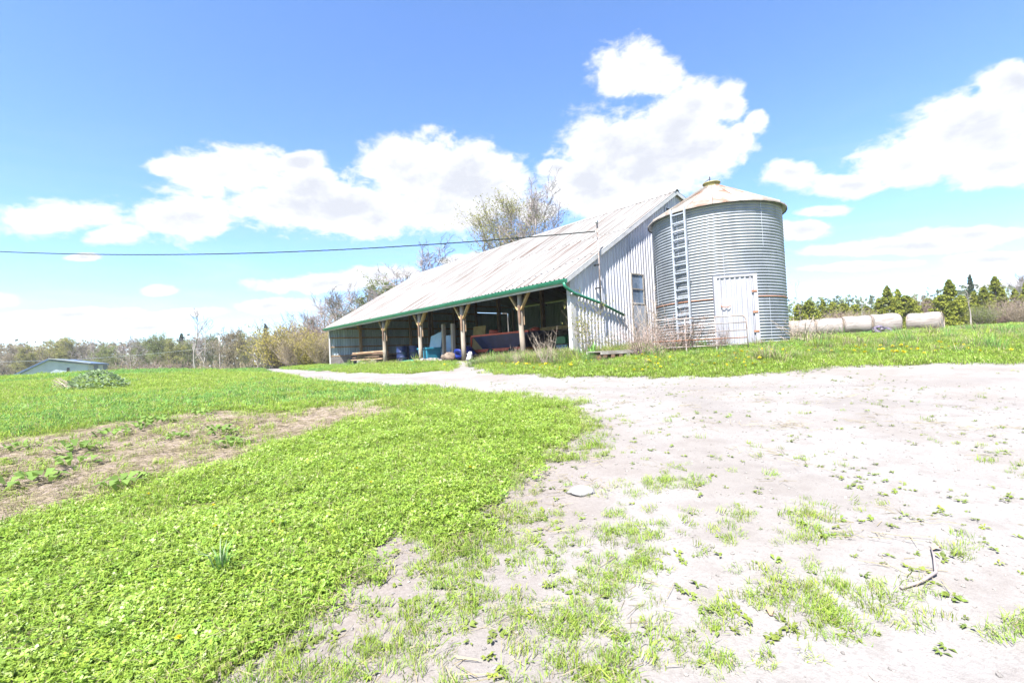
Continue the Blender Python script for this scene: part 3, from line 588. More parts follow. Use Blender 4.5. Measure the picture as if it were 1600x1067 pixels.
for k in range(9):
    mb = MB(); f_ = .1+k*.1; mb.bar((-.22, -.9+1.1*f_, 3.2*f_), (.22, -.9+1.1*f_, 3.2*f_), .035, .05); part('rung', mb, 'brace_wood', st)
for k in range(3):
    pl_ = bthing('shipping_pallet', ['bottom', 'middle', 'top'][k]+' pallet of the stack standing inside the barn behind the foam boards', 'pallet', 4.2, 11.6, .05*k, .16*k, 'pallets stacked in the barn')
    for q in range(5):
        mb = MB(); mb.box(-.6, .6, -.5+q*.22, -.5+q*.22+.14, .12, .145); part('deck_board', mb, 'old_wood', pl_)
    for q in (-.55, -.05, .45):
        mb = MB(); mb.box(q, q+.1, -.5, .52, .0, .118); part('stringer', mb, 'old_wood', pl_)
hb = MB(); hb.lathe([(0, -.6), (.6, -.6), (.66, -.5), (.66, .5), (.6, .6), (0, .6)], 26); solo('straw_bale', hb, 'twig_straw', 'round straw bale in the shade between the second and leaning post', 'hay bale', True, loc=bp(5.1, 5.2, .66), rot=(0, math.pi/2, BA))
for k, (x_, y_, h_) in enumerate(((5.7, 1.6, 1.5), (5.75, 2.1, 1.9), (5.72, 3.6, 1.7), (5.7, 4.3, 1.35))):
    mb = MB(); mb.bar((0, 0, 0), (.18, .05*(k-1), h_), .16, .04, (1, 0, 0)); solo('leaning_plank', mb, 'old_wood', ['shortest pale plank leaning on the partition near the mower', 'tallest plank leaning on the partition near the mower', 'third plank from the gable leaning on the partition', 'short plank leaning on the partition beside the lattice'][k], 'plank', loc=bp(x_-.25, y_, .02), rot=(0, 0, BA))
# ------------------------------------------------------------------ grain bin
BC = (8.1, 17.9); BR = 2.3; BB = 1.5
camang = math.atan2(-BC[1], -BC[0])                    # direction from the bin towards the camera
gb = thing('grain_bin', 'round corrugated steel grain bin with rust-stained conical roof beside the barn', 'grain bin', (BC[0], BC[1], BB), camang)
PIT = .104; NR = 16; n = 96
for ring in range(3):
    mb = MB(); prof = []
    z0 = ring*NR*PIT; r0 = BR+(.004 if ring == 1 else 0)
    for k in range(NR*6+1):
        z = z0+k*PIT/6; prof.append((r0+.017*math.cos(2*math.pi*k/6), z))
    mb.lathe(prof, n); rg_ = part('wall_ring', mb, 'bin_steel', gb, True)
    for q in range(5):
        a = q*2*math.pi/5+ring*.6-.5; m2 = MB()
        m2.tube([((r0+.021)*math.cos(a), (r0+.021)*math.sin(a), z0+.05), ((r0+.021)*math.cos(a), (r0+.021)*math.sin(a), z0+NR*PIT-.05)], .006, 5); part('seam', m2, 'galv', rg_)
mb = MB(); mb.lathe([(BR+.012, 1*NR*PIT-.022), (BR+.025, 1*NR*PIT-.016), (BR+.025, 1*NR*PIT+.016), (BR+.012, 1*NR*PIT+.022)], n); part('rusty_band', mb, 'rust', gb, True)
HB = 3*NR*PIT; NP = 18; ER = BR+.17; CR = .27; RH = 1.26
for k in range(NP):                                     # roof panels with raised seams
    a0, a1 = 2*math.pi*k/NP, 2*math.pi*(k+1)/NP; mb = MB(); vs = []; fs = []
    rows = 5
    for i in range(rows):
        tt = i/(rows-1); r_ = ER+(CR-ER)*tt; z = HB-.03+(RH+.03)*tt
        for j, (f_, dz) in enumerate(((0, .035), (.035/max(r_, .3), .0), (.25, -.008), (.5, 0), (.75, -.008), (1-.035/max(r_, .3), 0), (1, .035))):
            a = a0+(a1-a0)*min(max(f_, 0), 1); vs.append((r_*math.cos(a), r_*math.sin(a), z+dz))
    fs = [(i*7+j, i*7+j+1, (i+1)*7+j+1, (i+1)*7+j) for i in range(rows-1) for j in range(6)]
    # turned-down eave lip
    m0 = len(vs)
    for j in range(7): x, y, z = vs[j]; vs.append((x*1.004, y*1.004, z-.055-(.02 if j in (0, 6) else 0)))
    fs += [(m0+j, m0+j+1, j+1, j) for j in range(6)]
    mb.add(vs, fs); part('roof_panel', mb, 'bin_roof', gb)
mb = MB(); mb.lathe([(BR-.05, HB-.02), (ER-.01, HB-.05)], n); part('eave_soffit', mb, 'bin_steel', gb, True)
cap = link('roof_cap', None, gb, (0, 0, HB+RH-.02))
mb = MB(); mb.lathe([(.29, -.04), (.29, .13), (.33, .14), (.33, .17), (.29, .18)], 28); part('collar', mb, 'yellow_cap', cap, True)
mb = MB(); mb.lathe([(.31, .17), (.2, .20), (0, .22)], 28); part('lid', mb, 'yellow_cap', cap, True)
mb = MB(); mb.tube([(.05, -.05, .2), (.05, -.05, .42)], .022, 6); part('lid_handle', mb, 'dark_metal', cap)
mb = MB(); mb.tube([(.05, -.05, .34), (.1, -.29, .18)], .012, 5); part('lid_stay', mb, 'dark_metal', cap)
mb = MB()
for k in range(14):                                     # roof ladder ribs on one panel
    tt = .12+.058*k; r_ = ER+(CR-ER)*tt; z = HB+RH*tt+.035; a = -.62
    mb.bar((r_*math.cos(a)-.13*math.sin(-a)*0-.16*math.sin(a), r_*math.sin(a)+.16*math.cos(a), z), (r_*math.cos(a)+.16*math.sin(a), r_*math.sin(a)-.16*math.cos(a), z), .03, .03)
part('roof_step', mb, 'bin_roof', gb)
# ladder (angles measured from the camera-facing side; the bin's left is negative here -> use sign)
def bpt(a, r, z): return (r*math.cos(a), r*math.sin(a), z)
LA = -math.radians(27.5)
lad = link('ladder', None, gb)
def lad_pt(s, z, off=.2):
    c, sn = math.cos(LA), math.sin(LA); r_ = BR+off; return (r_*c-s*sn, r_*sn+s*c, z)
for s in (-.26, .26):
    mb = MB(); mb.bar(lad_pt(s, .35), lad_pt(s, HB+.02), .05, .075, (math.cos(LA), math.sin(LA), 0)); part('rail', mb, 'galv', lad)
z = .6
while z < HB-.05:
    mb = MB(); mb.bar(lad_pt(-.24, z), lad_pt(.24, z), .055, .035); part('rung', mb, 'galv', lad); z += .3
for zz_ in (1.0, 2.4, 3.9):
    for s in (-.26, .26):
        mb = MB(); mb.bar(lad_pt(s, zz_, .02), lad_pt(s, zz_, .19), .03, .03); part('stand_off', mb, 'galv', lad)
# door of ribbed sheet in a flat frame
DA = math.radians(13.5); dr = link('door', None, gb, (BR*math.cos(DA)+.03, BR*math.sin(DA), 0), (0, 0, DA+math.pi/2))
pr = ribprofile(1.12, .16, .03); mb = MB(); m = len(pr)
mb.add([(-.56+p, -.02-q, z) for z in (.06, 2.34) for p, q in pr], [(k, k+1, m+k+1, m+k) for k in range(m-1)]); part('door_panel', mb, 'bin_door', dr)
for a in ((-.69, -.565, 0, 2.42), (.565, .69, 0, 2.42), (-.565, .565, 2.345, 2.42)):
    mb = MB(); mb.box(a[0], a[1], -.06, .22, a[2], a[3]); part('door_frame', mb, 'bin_door', dr)
for z in (.45, 1.1, 1.8):
    mb = MB(); mb.box(.5, .66, -.078, -.06, z, z+.06); part('hinge', mb, 'rust', dr)
mb = MB(); mb.tube([(-.5, -.09, 1.36), (-.3, -.09, 1.33), (-.2, -.09, 1.38)], .014, 6); mb.tube([(-.48, -.05, 1.4), (-.48, -.09, 1.36)], .014, 6); part('latch', mb, 'rust', dr)
# ------------------------------------------------------------------ tube gate leaning by the bin
ga_, gb_ = Vector((4.75, 15.55)), Vector((7.55, 14.75)); L = (gb_-ga_).length
gt = thing('farm_gate', 'rusty tubular farm gate standing in front of the bin ladder and door', 'gate', (ga_.x, ga_.y, 1.22), math.atan2(gb_.y-ga_.y, gb_.x-ga_.x))
def gp(x, z): return (x, z*.10, z)
mb = MB(); r_ = .16; H = 1.28; fr = [gp(0, 0), gp(0, H-r_)]+[gp(r_-r_*math.cos(a), H-r_+r_*math.sin(a)) for a in (.5, 1.05)]+[gp(r_, H), gp(L-r_, H)]+[gp(L-r_+r_*math.sin(a), H-r_+r_*math.cos(a)) for a in (.5, 1.05)]+[gp(L, H-r_), gp(L, 0)]
mb.tube(fr, .021, 8); part('frame', mb, 'tube_steel', gt, True)
for z in (.14, .34, .56, .80, 1.05):
    mb = MB(); mb.tube([gp(.01, z), gp(L-.01, z)], .016, 7); part('bar', mb, 'tube_steel' if z != .56 else 'rust', gt, True)
for x in (L*.36, L*.68):
    mb = MB(); mb.bar(gp(x, .05), gp(x, H-.01), .035, .012, (0, 1, 0)); part('upright', mb, 'tube_steel', gt)
# ------------------------------------------------------------------ pallet / wooden deck lying by the gable wall
pc = at(962, 548, 15.9)
pal = thing('timber_skid', 'grey weathered timber skid lying in the grass below the gable wall', 'skid', (pc.x, pc.y, g(pc.x, pc.y)+.0), .50)
for k in range(5):
    mb = MB(); mb.box(-.95, .95, -.42+k*.172, -.42+k*.172+.15, .24, .275); part('deck_board', mb, 'grey_wood', pal, loc=(0, 0, random.uniform(-.004, .004)))
for s in (-.38, .38):
    mb = MB(); mb.box(-.95, .95, s-.045, s+.045, .165, .238); part('stringer', mb, 'grey_wood', pal)
for k in range(6):
    mb = MB(); mb.box(-.9+k*.34, -.9+k*.34+.14, -.42, .42, .05, .163); part('cross_block', mb, 'dark_wood' if k < 3 else 'grey_wood', pal)
mb = MB(); mb.box(-1.0, .95, -.3, -.2, -.05, .05); mb.box(-1.0, .95, .2, .3, -.05, .05); part('runner', mb, 'dark_wood', pal)
# ------------------------------------------------------------------ hay bales
def bale_mesh(seed, R=.63, W=1.62):
    rg = random.Random(seed); mb = MB(); prof = [(0, -W/2-.02), (R*.6, -W/2-.01), (R*.93, -W/2+.02), (R*.99, -W/2+.08)]+[(R*(1+rg.uniform(-.008, .012)), -W/2+.08+(W-.16)*i/16) for i in range(1, 16)]+[(R*.99, W/2-.08), (R*.93, W/2-.02), (R*.6, W/2+.01), (0, W/2+.02)]
    mb.lathe(prof, 40)
    sg_ = .04+.05*rg.random(); mb.v = [(x*(1+sg_*.8+.025*math.sin(y*4+z*3+seed)), (y*(1-sg_)+.018*math.sin(z*7+seed*2+x*3) if y > -R*.8 else -R*.8+(y+R*.8)*.2)+.0, z+.03*math.sin(x*5+y*4+seed)) for x, y, z in mb.v]
    return mb.mesh('hay_bale', 'bale', True)
axisdir = []
names = ['leftmost hay bale of the row, next to the grain bin', 'second hay bale of the row from the grain bin', 'third hay bale of the row from the grain bin', 'right end hay bale of the row, behind the dark crumpled plastic', 'lone round hay bale set apart at the right end of the row']
ends = [(1262, 27.6), (1308, 27.2), (1345, 26.8), (1383, 26.4)]
p0 = at(1232, 515, 28.2); p1 = at(1406, 515, 26.0); dv = Vector((p1.x-p0.x, p1.y-p0.y)); Lr = dv.length; rz = math.atan2(dv.y, dv.x); bw = Lr/4
def bale(label, x, y, rz, seed, W, R, roll):
    me = bale_mesh(seed, R, W); o = link('hay_bale', me, None, (x, y, g(x, y)+R*.82), (0, 0, 0)); o.matrix_world = Matrix.Translation((x, y, g(x, y)+R*.82)) @ Matrix.Rotation(rz, 4, 'Z') @ Matrix.Rotation(math.pi/2, 4, 'Y') @ Matrix.Rotation(math.pi/2, 4, 'Z')
    # mesh: lathe axis z -> lie along local x, flat side down
    o.matrix_world = Matrix.Translation((x, y, g(x, y)+R*.70)) @ Matrix.Rotation(rz, 4, 'Z') @ Matrix(((0, 0, 1, 0), (1, 0, 0, 0), (0, 1, 0, 0), (0, 0, 0, 1)))
    tag(o, label, 'hay bale', 'round hay bales at the field edge')
    m2 = MB(); R2 = R*.95
    for sgn in (-1, 1):
        pts = [(R2*f*math.cos(a), max(R2*f*math.sin(a), -R*.8), sgn*(W/2+.015-.03*max(0, f-.55)*2)) for f, a in [(1-i/64, i*.55) for i in range(60)]]
        m2.tube(pts, .012, 4)
    part('spiral_end', m2, 'twig_straw', o)
for k in range(4):
    c = p0+(p1-p0)*((k+.5)/4); bale(names[k], c.x, c.y, rz+random.uniform(-.02, .02), k, bw-.05, .63+.03*random.random(), 0)
c = at(1446, 510, 27.5); bale(names[4], c.x, c.y, rz-.5, 9, 1.55, .64, 0)
c = at(1375, 516, 23.4); mb = MB(); mb.blob((-.1, 0, .2), (.26, .25, .24), 61, 14, .5); mb.blob((.22, .03, .18), (.28, .24, .22), 67, 14, .5)
solo('plastic_heap', mb, 'purple_grey', 'dark crumpled plastic lying in the grass before the hay bales', 'plastic', loc=(c.x, c.y, g(c.x, c.y)))
# ------------------------------------------------------------------ far shed on the left, utility pole, wires
Lp = at(28, 586, 50); SA = math.radians(40); rr_ = ray(138, 570); kk = rr_.x/rr_.y
wS = (kk*50-Lp.x)/(math.cos(SA)-kk*math.sin(SA)); rr_ = ray(76, 564); kp = rr_.x/rr_.y; wP = (kp*50-Lp.x)/(math.cos(SA)-kp*math.sin(SA))
shz = g(Lp.x, Lp.y); zt = lambda px, py, w_: at(px, py, 50+w_*math.sin(SA)).z-shz
sh = thing('pole_shed', 'pale blue steel shed with dark blue roof edge beyond the lawn crest', 'shed', (Lp.x, Lp.y, shz), SA)
zl, zp, zrr = Lp.z-shz, zt(76, 563.5, wP), zt(138, 570, wS); SD = 9.; zb_ = -2.5; sk_ = 1.45
mb = MB(); mb.add([(0, 0, zb_), (wS, 0, zb_), (wS, 0, zrr), (wP, 0, zp), (0, 0, zl)], [(0, 1, 2, 3, 4)])
mb.add([(0, 0, zb_), (sk_, SD, zb_), (sk_, SD, zl), (0, 0, zl)], [(0, 3, 2, 1)]); part('wall', mb, 'blue_siding', sh)
for q_ in range(4):
    a, b_ = q_/4, (q_+1)/4-.01; mb = MB(); mb.add([(wS+sk_*a, SD*a, zb_), (wS+sk_*b_, SD*b_, zb_), (wS+sk_*b_, SD*b_, zrr), (wS+sk_*a, SD*a, zrr)], [(0, 1, 2, 3)]); part('side_panel', mb, 'blue_dark' if q_ % 2 else 'blue_siding', sh)
mb = MB(); e0 = [(-.35, -.25, zl-.14), (wP, -.25, zp+.05), (wS+.2, -.25, zrr+.0), (-.35+sk_, SD, zl-.14), (wP+sk_, SD, zp+.05), (wS+.2+sk_, SD, zrr)]
mb.add(e0+[(x, y, z+.2) for x, y, z in e0], [(6, 7, 10, 9), (7, 8, 11, 10), (0, 1, 7, 6), (1, 2, 8, 7), (2, 5, 11, 8), (0, 3, 4, 1), (1, 4, 5, 2), (0, 6, 9, 3)]); part('roof', mb, 'blue_dark', sh)
mb = MB(); mb.bar((wP, -.27, zp+.24), (wS+.2, -.27, zrr+.2), .06, .09); part('roof_trim', mb, 'white_trim', sh)
mb = MB(); mb.box(wS*.68, wS*.68+.22, -.05, .02, zrr-1.0, zrr-.25); part('vent', mb, 'dark_metal', sh)
pp = at(344, 570, 62); pz = g(pp.x, pp.y); pt = at(341.5, 524, 62)
up = thing('utility_pole', 'slim pale utility pole standing beyond the lawn crest', 'pole', (pp.x, pp.y, pz))
mb = MB(); mb.tube([(0, 0, -.3), (0, 0, pt.z-pz)], [.11, .085], 8); part('pole_shaft', mb, 'bark_pale', up, True)
mb = MB(); mb.lathe([(.02, 0), (.11, 0), (.13, .1), (.13, .42), (.08, .46), (0, .46)], 10, c=(.28, 0, pt.z-pz-1.5)); part('transformer', mb, 'white_plastic', up, True)
mb = MB(); mb.bar((0, 0, pt.z-pz-1.2), (.28, 0, pt.z-pz-1.2), .05, .05); part('arm', mb, 'dark_metal', up)
def cable(a, b, sag, r, name, mat, label, tw=False, n=60):
    mb = MB(); a, b = Vector(a), Vector(b)
    pts = [a.lerp(b, i/n)+Vector((0, 0, -sag*4*(i/n)*(1-i/n))) for i in range(n+1)]
    if not tw: mb.tube(pts, r, 5)
    else:
        N = n*14
        for ph in (0, 2.1, 4.2):
            q = []
            for i in range(N+1):
                f_ = i/N; p = a.lerp(b, f_)+Vector((0, 0, -sag*4*f_*(1-f_))); an = f_*(b-a).length/1.15*2*math.pi+ph
                q.append(p+Vector((math.cos(an)*.3, .3*math.cos(an), math.sin(an)))*r)
            mb.tube(q, r*.85, 4)
    return solo(name, mb, mat, label, 'cable')
mt = from_barn(1.34, -.33); A_ = Vector((mt[0], mt[1], BZ+4.78)); B_ = at(-190, 380, 26)
M('cable_black', (.02, .03, .03), (.03, .04, .04), 5, rough=.6)
cable(A_, B_, .78, .0135, 'service_cable', 'cable_black', 'twisted service cable sagging across the sky to the barn mast', True)
t1 = (pp.x, pp.y, at(341, 541, 62).z)
cable((pp.x-.1, pp.y, t1[2]), at(-60, 566, 50), .5, .012, 'overhead_wire', 'galv', 'thin overhead wire running left from the utility pole')
cable((pp.x+.1, pp.y, t1[2]), at(620, 530, 100), .6, .012, 'overhead_wire', 'galv', 'thin overhead wire running right from the utility pole behind the bushes')
# ------------------------------------------------------------------ trees
def grow(seed, H, r0, nb=9, sub=6, tw=5, fine=3, spread=.75, start=.3, up=.35, twr=.012, wob=.12, lenf=.5):
    """branch skeleton: list of (level, points, radii)"""
    rg = random.Random(seed); out = []
    def walk(p, d, L, r, rend, k, w_, lift):
        pts = [p.copy()]; rad = [r]
        for i in range(k):
            d = (d+Vector((rg.gauss(0, w_), rg.gauss(0, w_), rg.gauss(0, w_)+lift))).normalized(); p = p+d*L/k
            pts.append(p.copy()); rad.append(r+(rend-r)*(i+1)/k)
        return pts, rad
    tp, tr = walk(Vector((0, 0, -.1)), Vector((rg.gauss(0, .03), rg.gauss(0, .03), 1)), H*.92, r0, r0*.12, 9, wob*.6, .06); out.append((0, tp, tr))
    def side(pts, rad, f):
        x = f*(len(pts)-1); i = min(int(x), len(pts)-2); q = x-i
        return pts[i].lerp(pts[i+1], q), rad[i]+(rad[i+1]-rad[i])*q, (pts[i+1]-pts[i]).normalized()
    def fork(pts, rad, L, lev, cnt, a0):
        for i in range(cnt):
            f_ = a0+(1-a0)*(i+rg.random()*.9)/cnt; f_ = min(f_, .99); p, r, d = side(pts, rad, f_)
            az = rg.uniform(0, 6.283) if lev > 1 else i*2.4+rg.uniform(-.5, .5)
            e = Vector((math.cos(az), math.sin(az), rg.uniform(-.15, .35)))
            e = (e-d*e.dot(d)).normalized(); ang_ = rg.uniform(.55, 1.0)*spread
            nd = (d*math.cos(ang_)+e*math.sin(ang_)).normalized()
            l = L*rg.uniform(.7, 1.15)*(1.15-.65*f_ if lev == 1 else 1)
            rr = max(min(r*.62, r0*[1, .42, .16, .07, .04][lev]), twr)
            q, w_ = walk(p, nd, l, rr, max(rr*.3, twr*.6), [0, 5, 4, 3, 2][lev], wob*1.6, up*[0, .28, .2, .1, .05][lev])
            out.append((lev, q, w_))
            if lev == 1: fork(q, w_, l*.52, 2, sub, .25)
            elif lev == 2: fork(q, w_, l*.55, 3, tw, .2)
            elif lev == 3 and fine: fork(q, w_, l*.6, 4, fine, .15)
    fork(tp, tr, H*lenf, 1, nb, start); return out
def leafcards(P, size, rg, jit=.1, up=.3):
    n = len(P); P = P+rg.normal(0, jit, P.shape)
    a = rg.normal(0, 1, (n, 3)); a /= np.linalg.norm(a, axis=1)[:, None]; b_ = rg.normal(0, 1, (n, 3)); b_[:, 2] += up; b_ -= a*(a*b_).sum(1)[:, None]; b_ /= np.linalg.norm(b_, axis=1)[:, None]
    s = size*rg.uniform(.6, 1.3, (n, 1))
    V = np.stack([P-a*s*.35, P+b_*s*.6+a*s*.05, P+a*s*.4+b_*s*.1, P-b_*s*.55], 1).reshape(-1, 3)
    return V, np.arange(4*n).reshape(n, 4)
PROTO = {}
def proto_tree(key, seed, H, r0, bark, twig, leaf=None, nleaf=0, lsize=.12, jit=.12, **kw):
    sk = grow(seed, H, r0, **kw); tm = MB(); cm = MB(); tips = []
    for lev, p, r in sk:
        if lev <= 1: tm.tube(p, r, 7 if lev == 0 else 5)
        else: cm.tube(p, r, 3, False)
        if lev >= 3: tips += [tuple(x) for x in p[1:]]
        elif lev == 2: tips += [tuple(p[-1])]
    trunk = tm.mesh(key+'_trunk', bark, True); Vb = np.array(cm.v); nV = len(Vb)
    if leaf and nleaf:
        rg = np.random.default_rng(seed); T = np.array(tips); T = T[T[:, 2] > H*.12]; P = T[rg.integers(0, len(T), nleaf)]
        V, Fc = leafcards(P, lsize, rg, jit); Fb = np.array([f if len(f) == 4 else (*f, f[-1]) for f in cm.f])
        crown = npmesh(key+'_crown', np.r_[Vb, V], np.r_[Fb, Fc+nV], [twig, leaf], np.r_[np.zeros(len(Fb)), np.ones(len(Fc))])
    else: crown = cm.mesh(key+'_crown', twig)
    PROTO[key] = (trunk, crown, max(np.percentile(Vb[:, 2], 99.7), .1))
def plant(key, name, label, cat, px, Yd, top, group=None, wide=1., rz=None, base=None):
    """stand a tree at depth Yd so that its real height reaches the given line of sight"""
    p = at(px, 540, Yd); z = g(p.x, p.y)-.05 if base is None else base
    tr, cr, H = PROTO[key]; h = at(px, top, Yd).z-z; s = h/H
    o = thing(name, label, cat, (p.x, p.y, z), random.uniform(0, 6.28) if rz is None else rz, group, (s*wide, s*wide, s))
    if tr: link('trunk', tr, o)
    link('crown', cr, o); return o
proto_tree('bare1', 11, 12, .26, 'bark', 'twig', nb=10, sub=6, tw=5, fine=3, twr=.02)
proto_tree('bare2', 12, 12, .22, 'bark', 'twig', nb=11, sub=5, tw=5, fine=3, twr=.02, spread=.6)
proto_tree('bud1', 13, 12, .24, 'bark', 'twig', 'bud_leaf', 8000, .20, .22, nb=10, sub=6, tw=5, fine=2, twr=.018)
proto_tree('bud2', 14, 12, .22, 'bark', 'twig', 'bud_green', 8500, .20, .25, nb=11, sub=6, tw=5, fine=2, twr=.018, start=.2)
proto_tree('bud3', 15, 12, .22, 'bark', 'twig', 'bud_tan', 7000, .19, .22, nb=10, sub=6, tw=5, fine=3, twr=.018, start=.22)
proto_tree('bigbud', 16, 19, .42, 'bark', 'twig', 'bud_leaf', 8500, .17, .2, nb=13, sub=8, tw=6, fine=3, twr=.014, spread=.62, up=.5, start=.22, lenf=.58)
proto_tree('sparse', 17, 10, .17, 'bark_pale', 'twig', nb=6, sub=4, tw=3, fine=0, twr=.02, start=.45, spread=.62, lenf=.42)
proto_tree('snag', 18, 6, .14, 'bark_pale', 'twig_straw', nb=5, sub=3, tw=0, fine=0, twr=.02, start=.55, spread=.9, lenf=.3)
def shrub_proto(key, seed, H, R, n, twig, leaf=None, nleaf=0, lsize=.1, droop=0., r=.012, forks=3):
    rg = random.Random(seed); cm = MB(); tips = []
    for i in range(n):
        az = rg.uniform(0, 6.283); br = R*.35*math.sqrt(rg.random()); p = Vector((br*math.cos(az), br*math.sin(az), -.03)); out = rg.uniform(.2, 1)*R/H
        d = Vector((math.cos(az)*out+rg.gauss(0, .2), math.sin(az)*out+rg.gauss(0, .2), 1)).normalized(); L = H*rg.uniform(.55, 1.05)
        pts = [p.copy()]
        for k in range(5): d = (d+Vector((rg.gauss(0, .14), rg.gauss(0, .14), rg.gauss(0, .08)-droop))).normalized(); p = p+d*L/5; pts.append(p.copy())
        cm.tube(pts, [r, r*.9, r*.75, r*.6, r*.45, r*.3], 3, False); tips += [tuple(q) for q in pts[2:]]
        for k in range(forks):
            s = pts[rg.randint(1, 4)]; e = s+Vector((rg.gauss(0, .22), rg.gauss(0, .22), rg.uniform(.1, .4)))*H*.5; cm.tube([s, (s+e)/2+Vector((rg.gauss(0, .03), rg.gauss(0, .03), 0)), e], [r*.6, r*.45, r*.25], 3, False); tips += [tuple(e), tuple((s+e)/2)]
    Vb = np.array(cm.v); Fb = np.array(cm.f)
    if nleaf:
        q = np.random.default_rng(seed); T = np.array(tips); V, Fc = leafcards(T[q.integers(0, len(T), nleaf)], lsize, q, H*.05)
        me = npmesh(key, np.r_[Vb, V], np.r_[Fb, Fc+len(Vb)], [twig, leaf], np.r_[np.zeros(len(Fb)), np.ones(len(Fc))])
    else: me = cm.mesh(key, twig)
    PROTO[key] = (None, me, float(np.percentile(Vb[:, 2], 99.5)))
shrub_proto('sh_yellow', 31, 4., 2.2, 90, 'twig', 'bud_yellow', 13000, .095, forks=5, r=.022)
shrub_proto('sh_tan', 32, 4., 2.4, 150, 'twig_straw', 'bud_tan', 5200, .085, forks=6, r=.018)
shrub_proto('sh_pink', 33, 4., 2.4, 170, 'twig_red', 'bud_tan', 500, .10, forks=6, r=.018)
shrub_proto('sh_green', 34, 4., 2.2, 100, 'twig', 'bud_green', 9000, .10, forks=5, r=.02)
def conifer(key, seed, H, R, n, mat, size, taper=.85, per=26):
    rg = np.random.default_rng(seed); P = []
    for i in range(n):
        h = (i+rg.random())/n; z = H*(.04+.95*h); rr = R*(1-h)**taper*(.75+.5*rg.random())+.12; az = rg.uniform(0, 6.283)
        t_ = np.sqrt(rg.random(per))*.95+.05; P.append(np.stack([rr*t_*np.cos(az+rg.normal(0, .16, per)), rr*t_*np.sin(az+rg.normal(0, .16, per)), z+rr*.28*t_-rr*.25+rg.normal(0, .07, per)], 1))
    V, Fc = leafcards(np.concatenate(P), size, rg, .06, .5); cr = npmesh(key, V, Fc, mat)
    tm = MB(); tm.tube([(0, 0, -.2), (0, 0, H*.5), (0, 0, H*.97)], [R*.09, R*.05, .02], 6); PROTO[key] = (tm.mesh(key+'_trunk', 'bark', True), cr, H)
conifer('cedar1', 41, 8, 2.3, 190, 'cedar', .30); conifer('cedar2', 42, 8, 1.9, 170, 'cedar', .28, .7); conifer('cedar3', 43, 6, 2.4, 160, 'cedar', .30, .55)
conifer('spruce1', 44, 11, 2.0, 150, 'spruce', .30, .9, 20)
ORD = ['first', 'second', 'third', 'fourth', 'fifth', 'sixth', 'seventh', 'eighth', 'ninth', 'tenth', 'eleventh', 'twelfth', 'thirteenth', 'fourteenth', 'fifteenth', 'sixteenth', 'seventeenth', 'eighteenth', 'nineteenth', 'twentieth', 'twenty-first', 'twenty-second', 'twenty-third', 'twenty-fourth', 'twenty-fifth', 'twenty-sixth', 'twenty-seventh', 'twenty-eighth', 'twenty-ninth', 'thirtieth', 'thirty-first', 'thirty-second', 'thirty-third', 'thirty-fourth', 'thirty-fifth', 'thirty-sixth']
# the wood beyond the lawn, left to right
KN = {'bare1': 'bare brown', 'bare2': 'bare grey', 'bud1': 'yellow-green budding', 'bud2': 'green budding', 'bud3': 'tan budding'}
LW = [(-60,545,'bud3'),(-30,550,'bare1'),(-5,548,'bud3'),(14,538,'bud3'),(30,536,'bare1'),(46,540,'bud1'),(62,540,'bud3'),(80,532,'bud1'),(98,530,'bud1'),(113,528,'bud1'),(128,533,'bare2'),(146,530,'bare1'),(160,538,'bud2'),(175,536,'bud2'),
      (190,534,'bare2'),(204,525,'bare1'),(217,530,'bud2'),(233,528,'bare2'),(247,524,'bud2'),(258,521,'bud2'),(272,530,'bud1'),(286,530,'bud2'),(300,528,'bare2'),(318,524,'bare2'),(332,522,'bud2'),(350,520,'bare2'),(386,520,'bud1'),(400,521,'bare2'),(412,520,'bare1'),(425,524,'bud2'),(442,520,'bare2')]
for i, (px, tp, k) in enumerate(LW):
    plant(k, 'wood_tree', f'{KN[k]} tree, {ORD[i]} from the left in the far wood beyond the lawn', 'tree', px, 112+9*((i*7) % 5)/4-3, tp, 'trees of the far left wood', 1.15)
for px, tp in ((284, 521), (416, 506), (431, 517)):
    plant('spruce1', 'spruce_tree', {284: 'dark green pine rising above the wood left of the dead tree', 416: 'dark spruce tip above the far wood left of the yellow bush', 431: 'lower dark spruce beside the yellow bush in the far wood'}[px], 'tree', px, 124, tp, wide=1.)
plant('sparse', 'dead_tree', 'tall bare dead tree standing alone before the far wood', 'tree', 306, 66, 483, wide=1.1, rz=.6)
plant('sparse', 'dead_tree', 'thin bare tree leaning right beside the tall dead tree', 'tree', 315, 68, 497, wide=.8, rz=2.6)
plant('bud3', 'roadside_tree', 'rounded tan budding tree just right of the utility pole', 'tree', 372, 60, 512, wide=1.15)
shr = [(205, 562, 70, 'sh_pink', 'pinkish bare bush at the foot of the wood near the blue shed'), (258, 560, 72, 'sh_pink', 'pink-brown bush below the wood left of the dead tree'), (350, 563, 60, 'sh_tan', 'low tan bush at the foot of the utility pole')]
for px, tp, Yd, k, lb in shr: plant(k, 'bush', lb, 'bush', px, Yd, tp, wide=1.3)
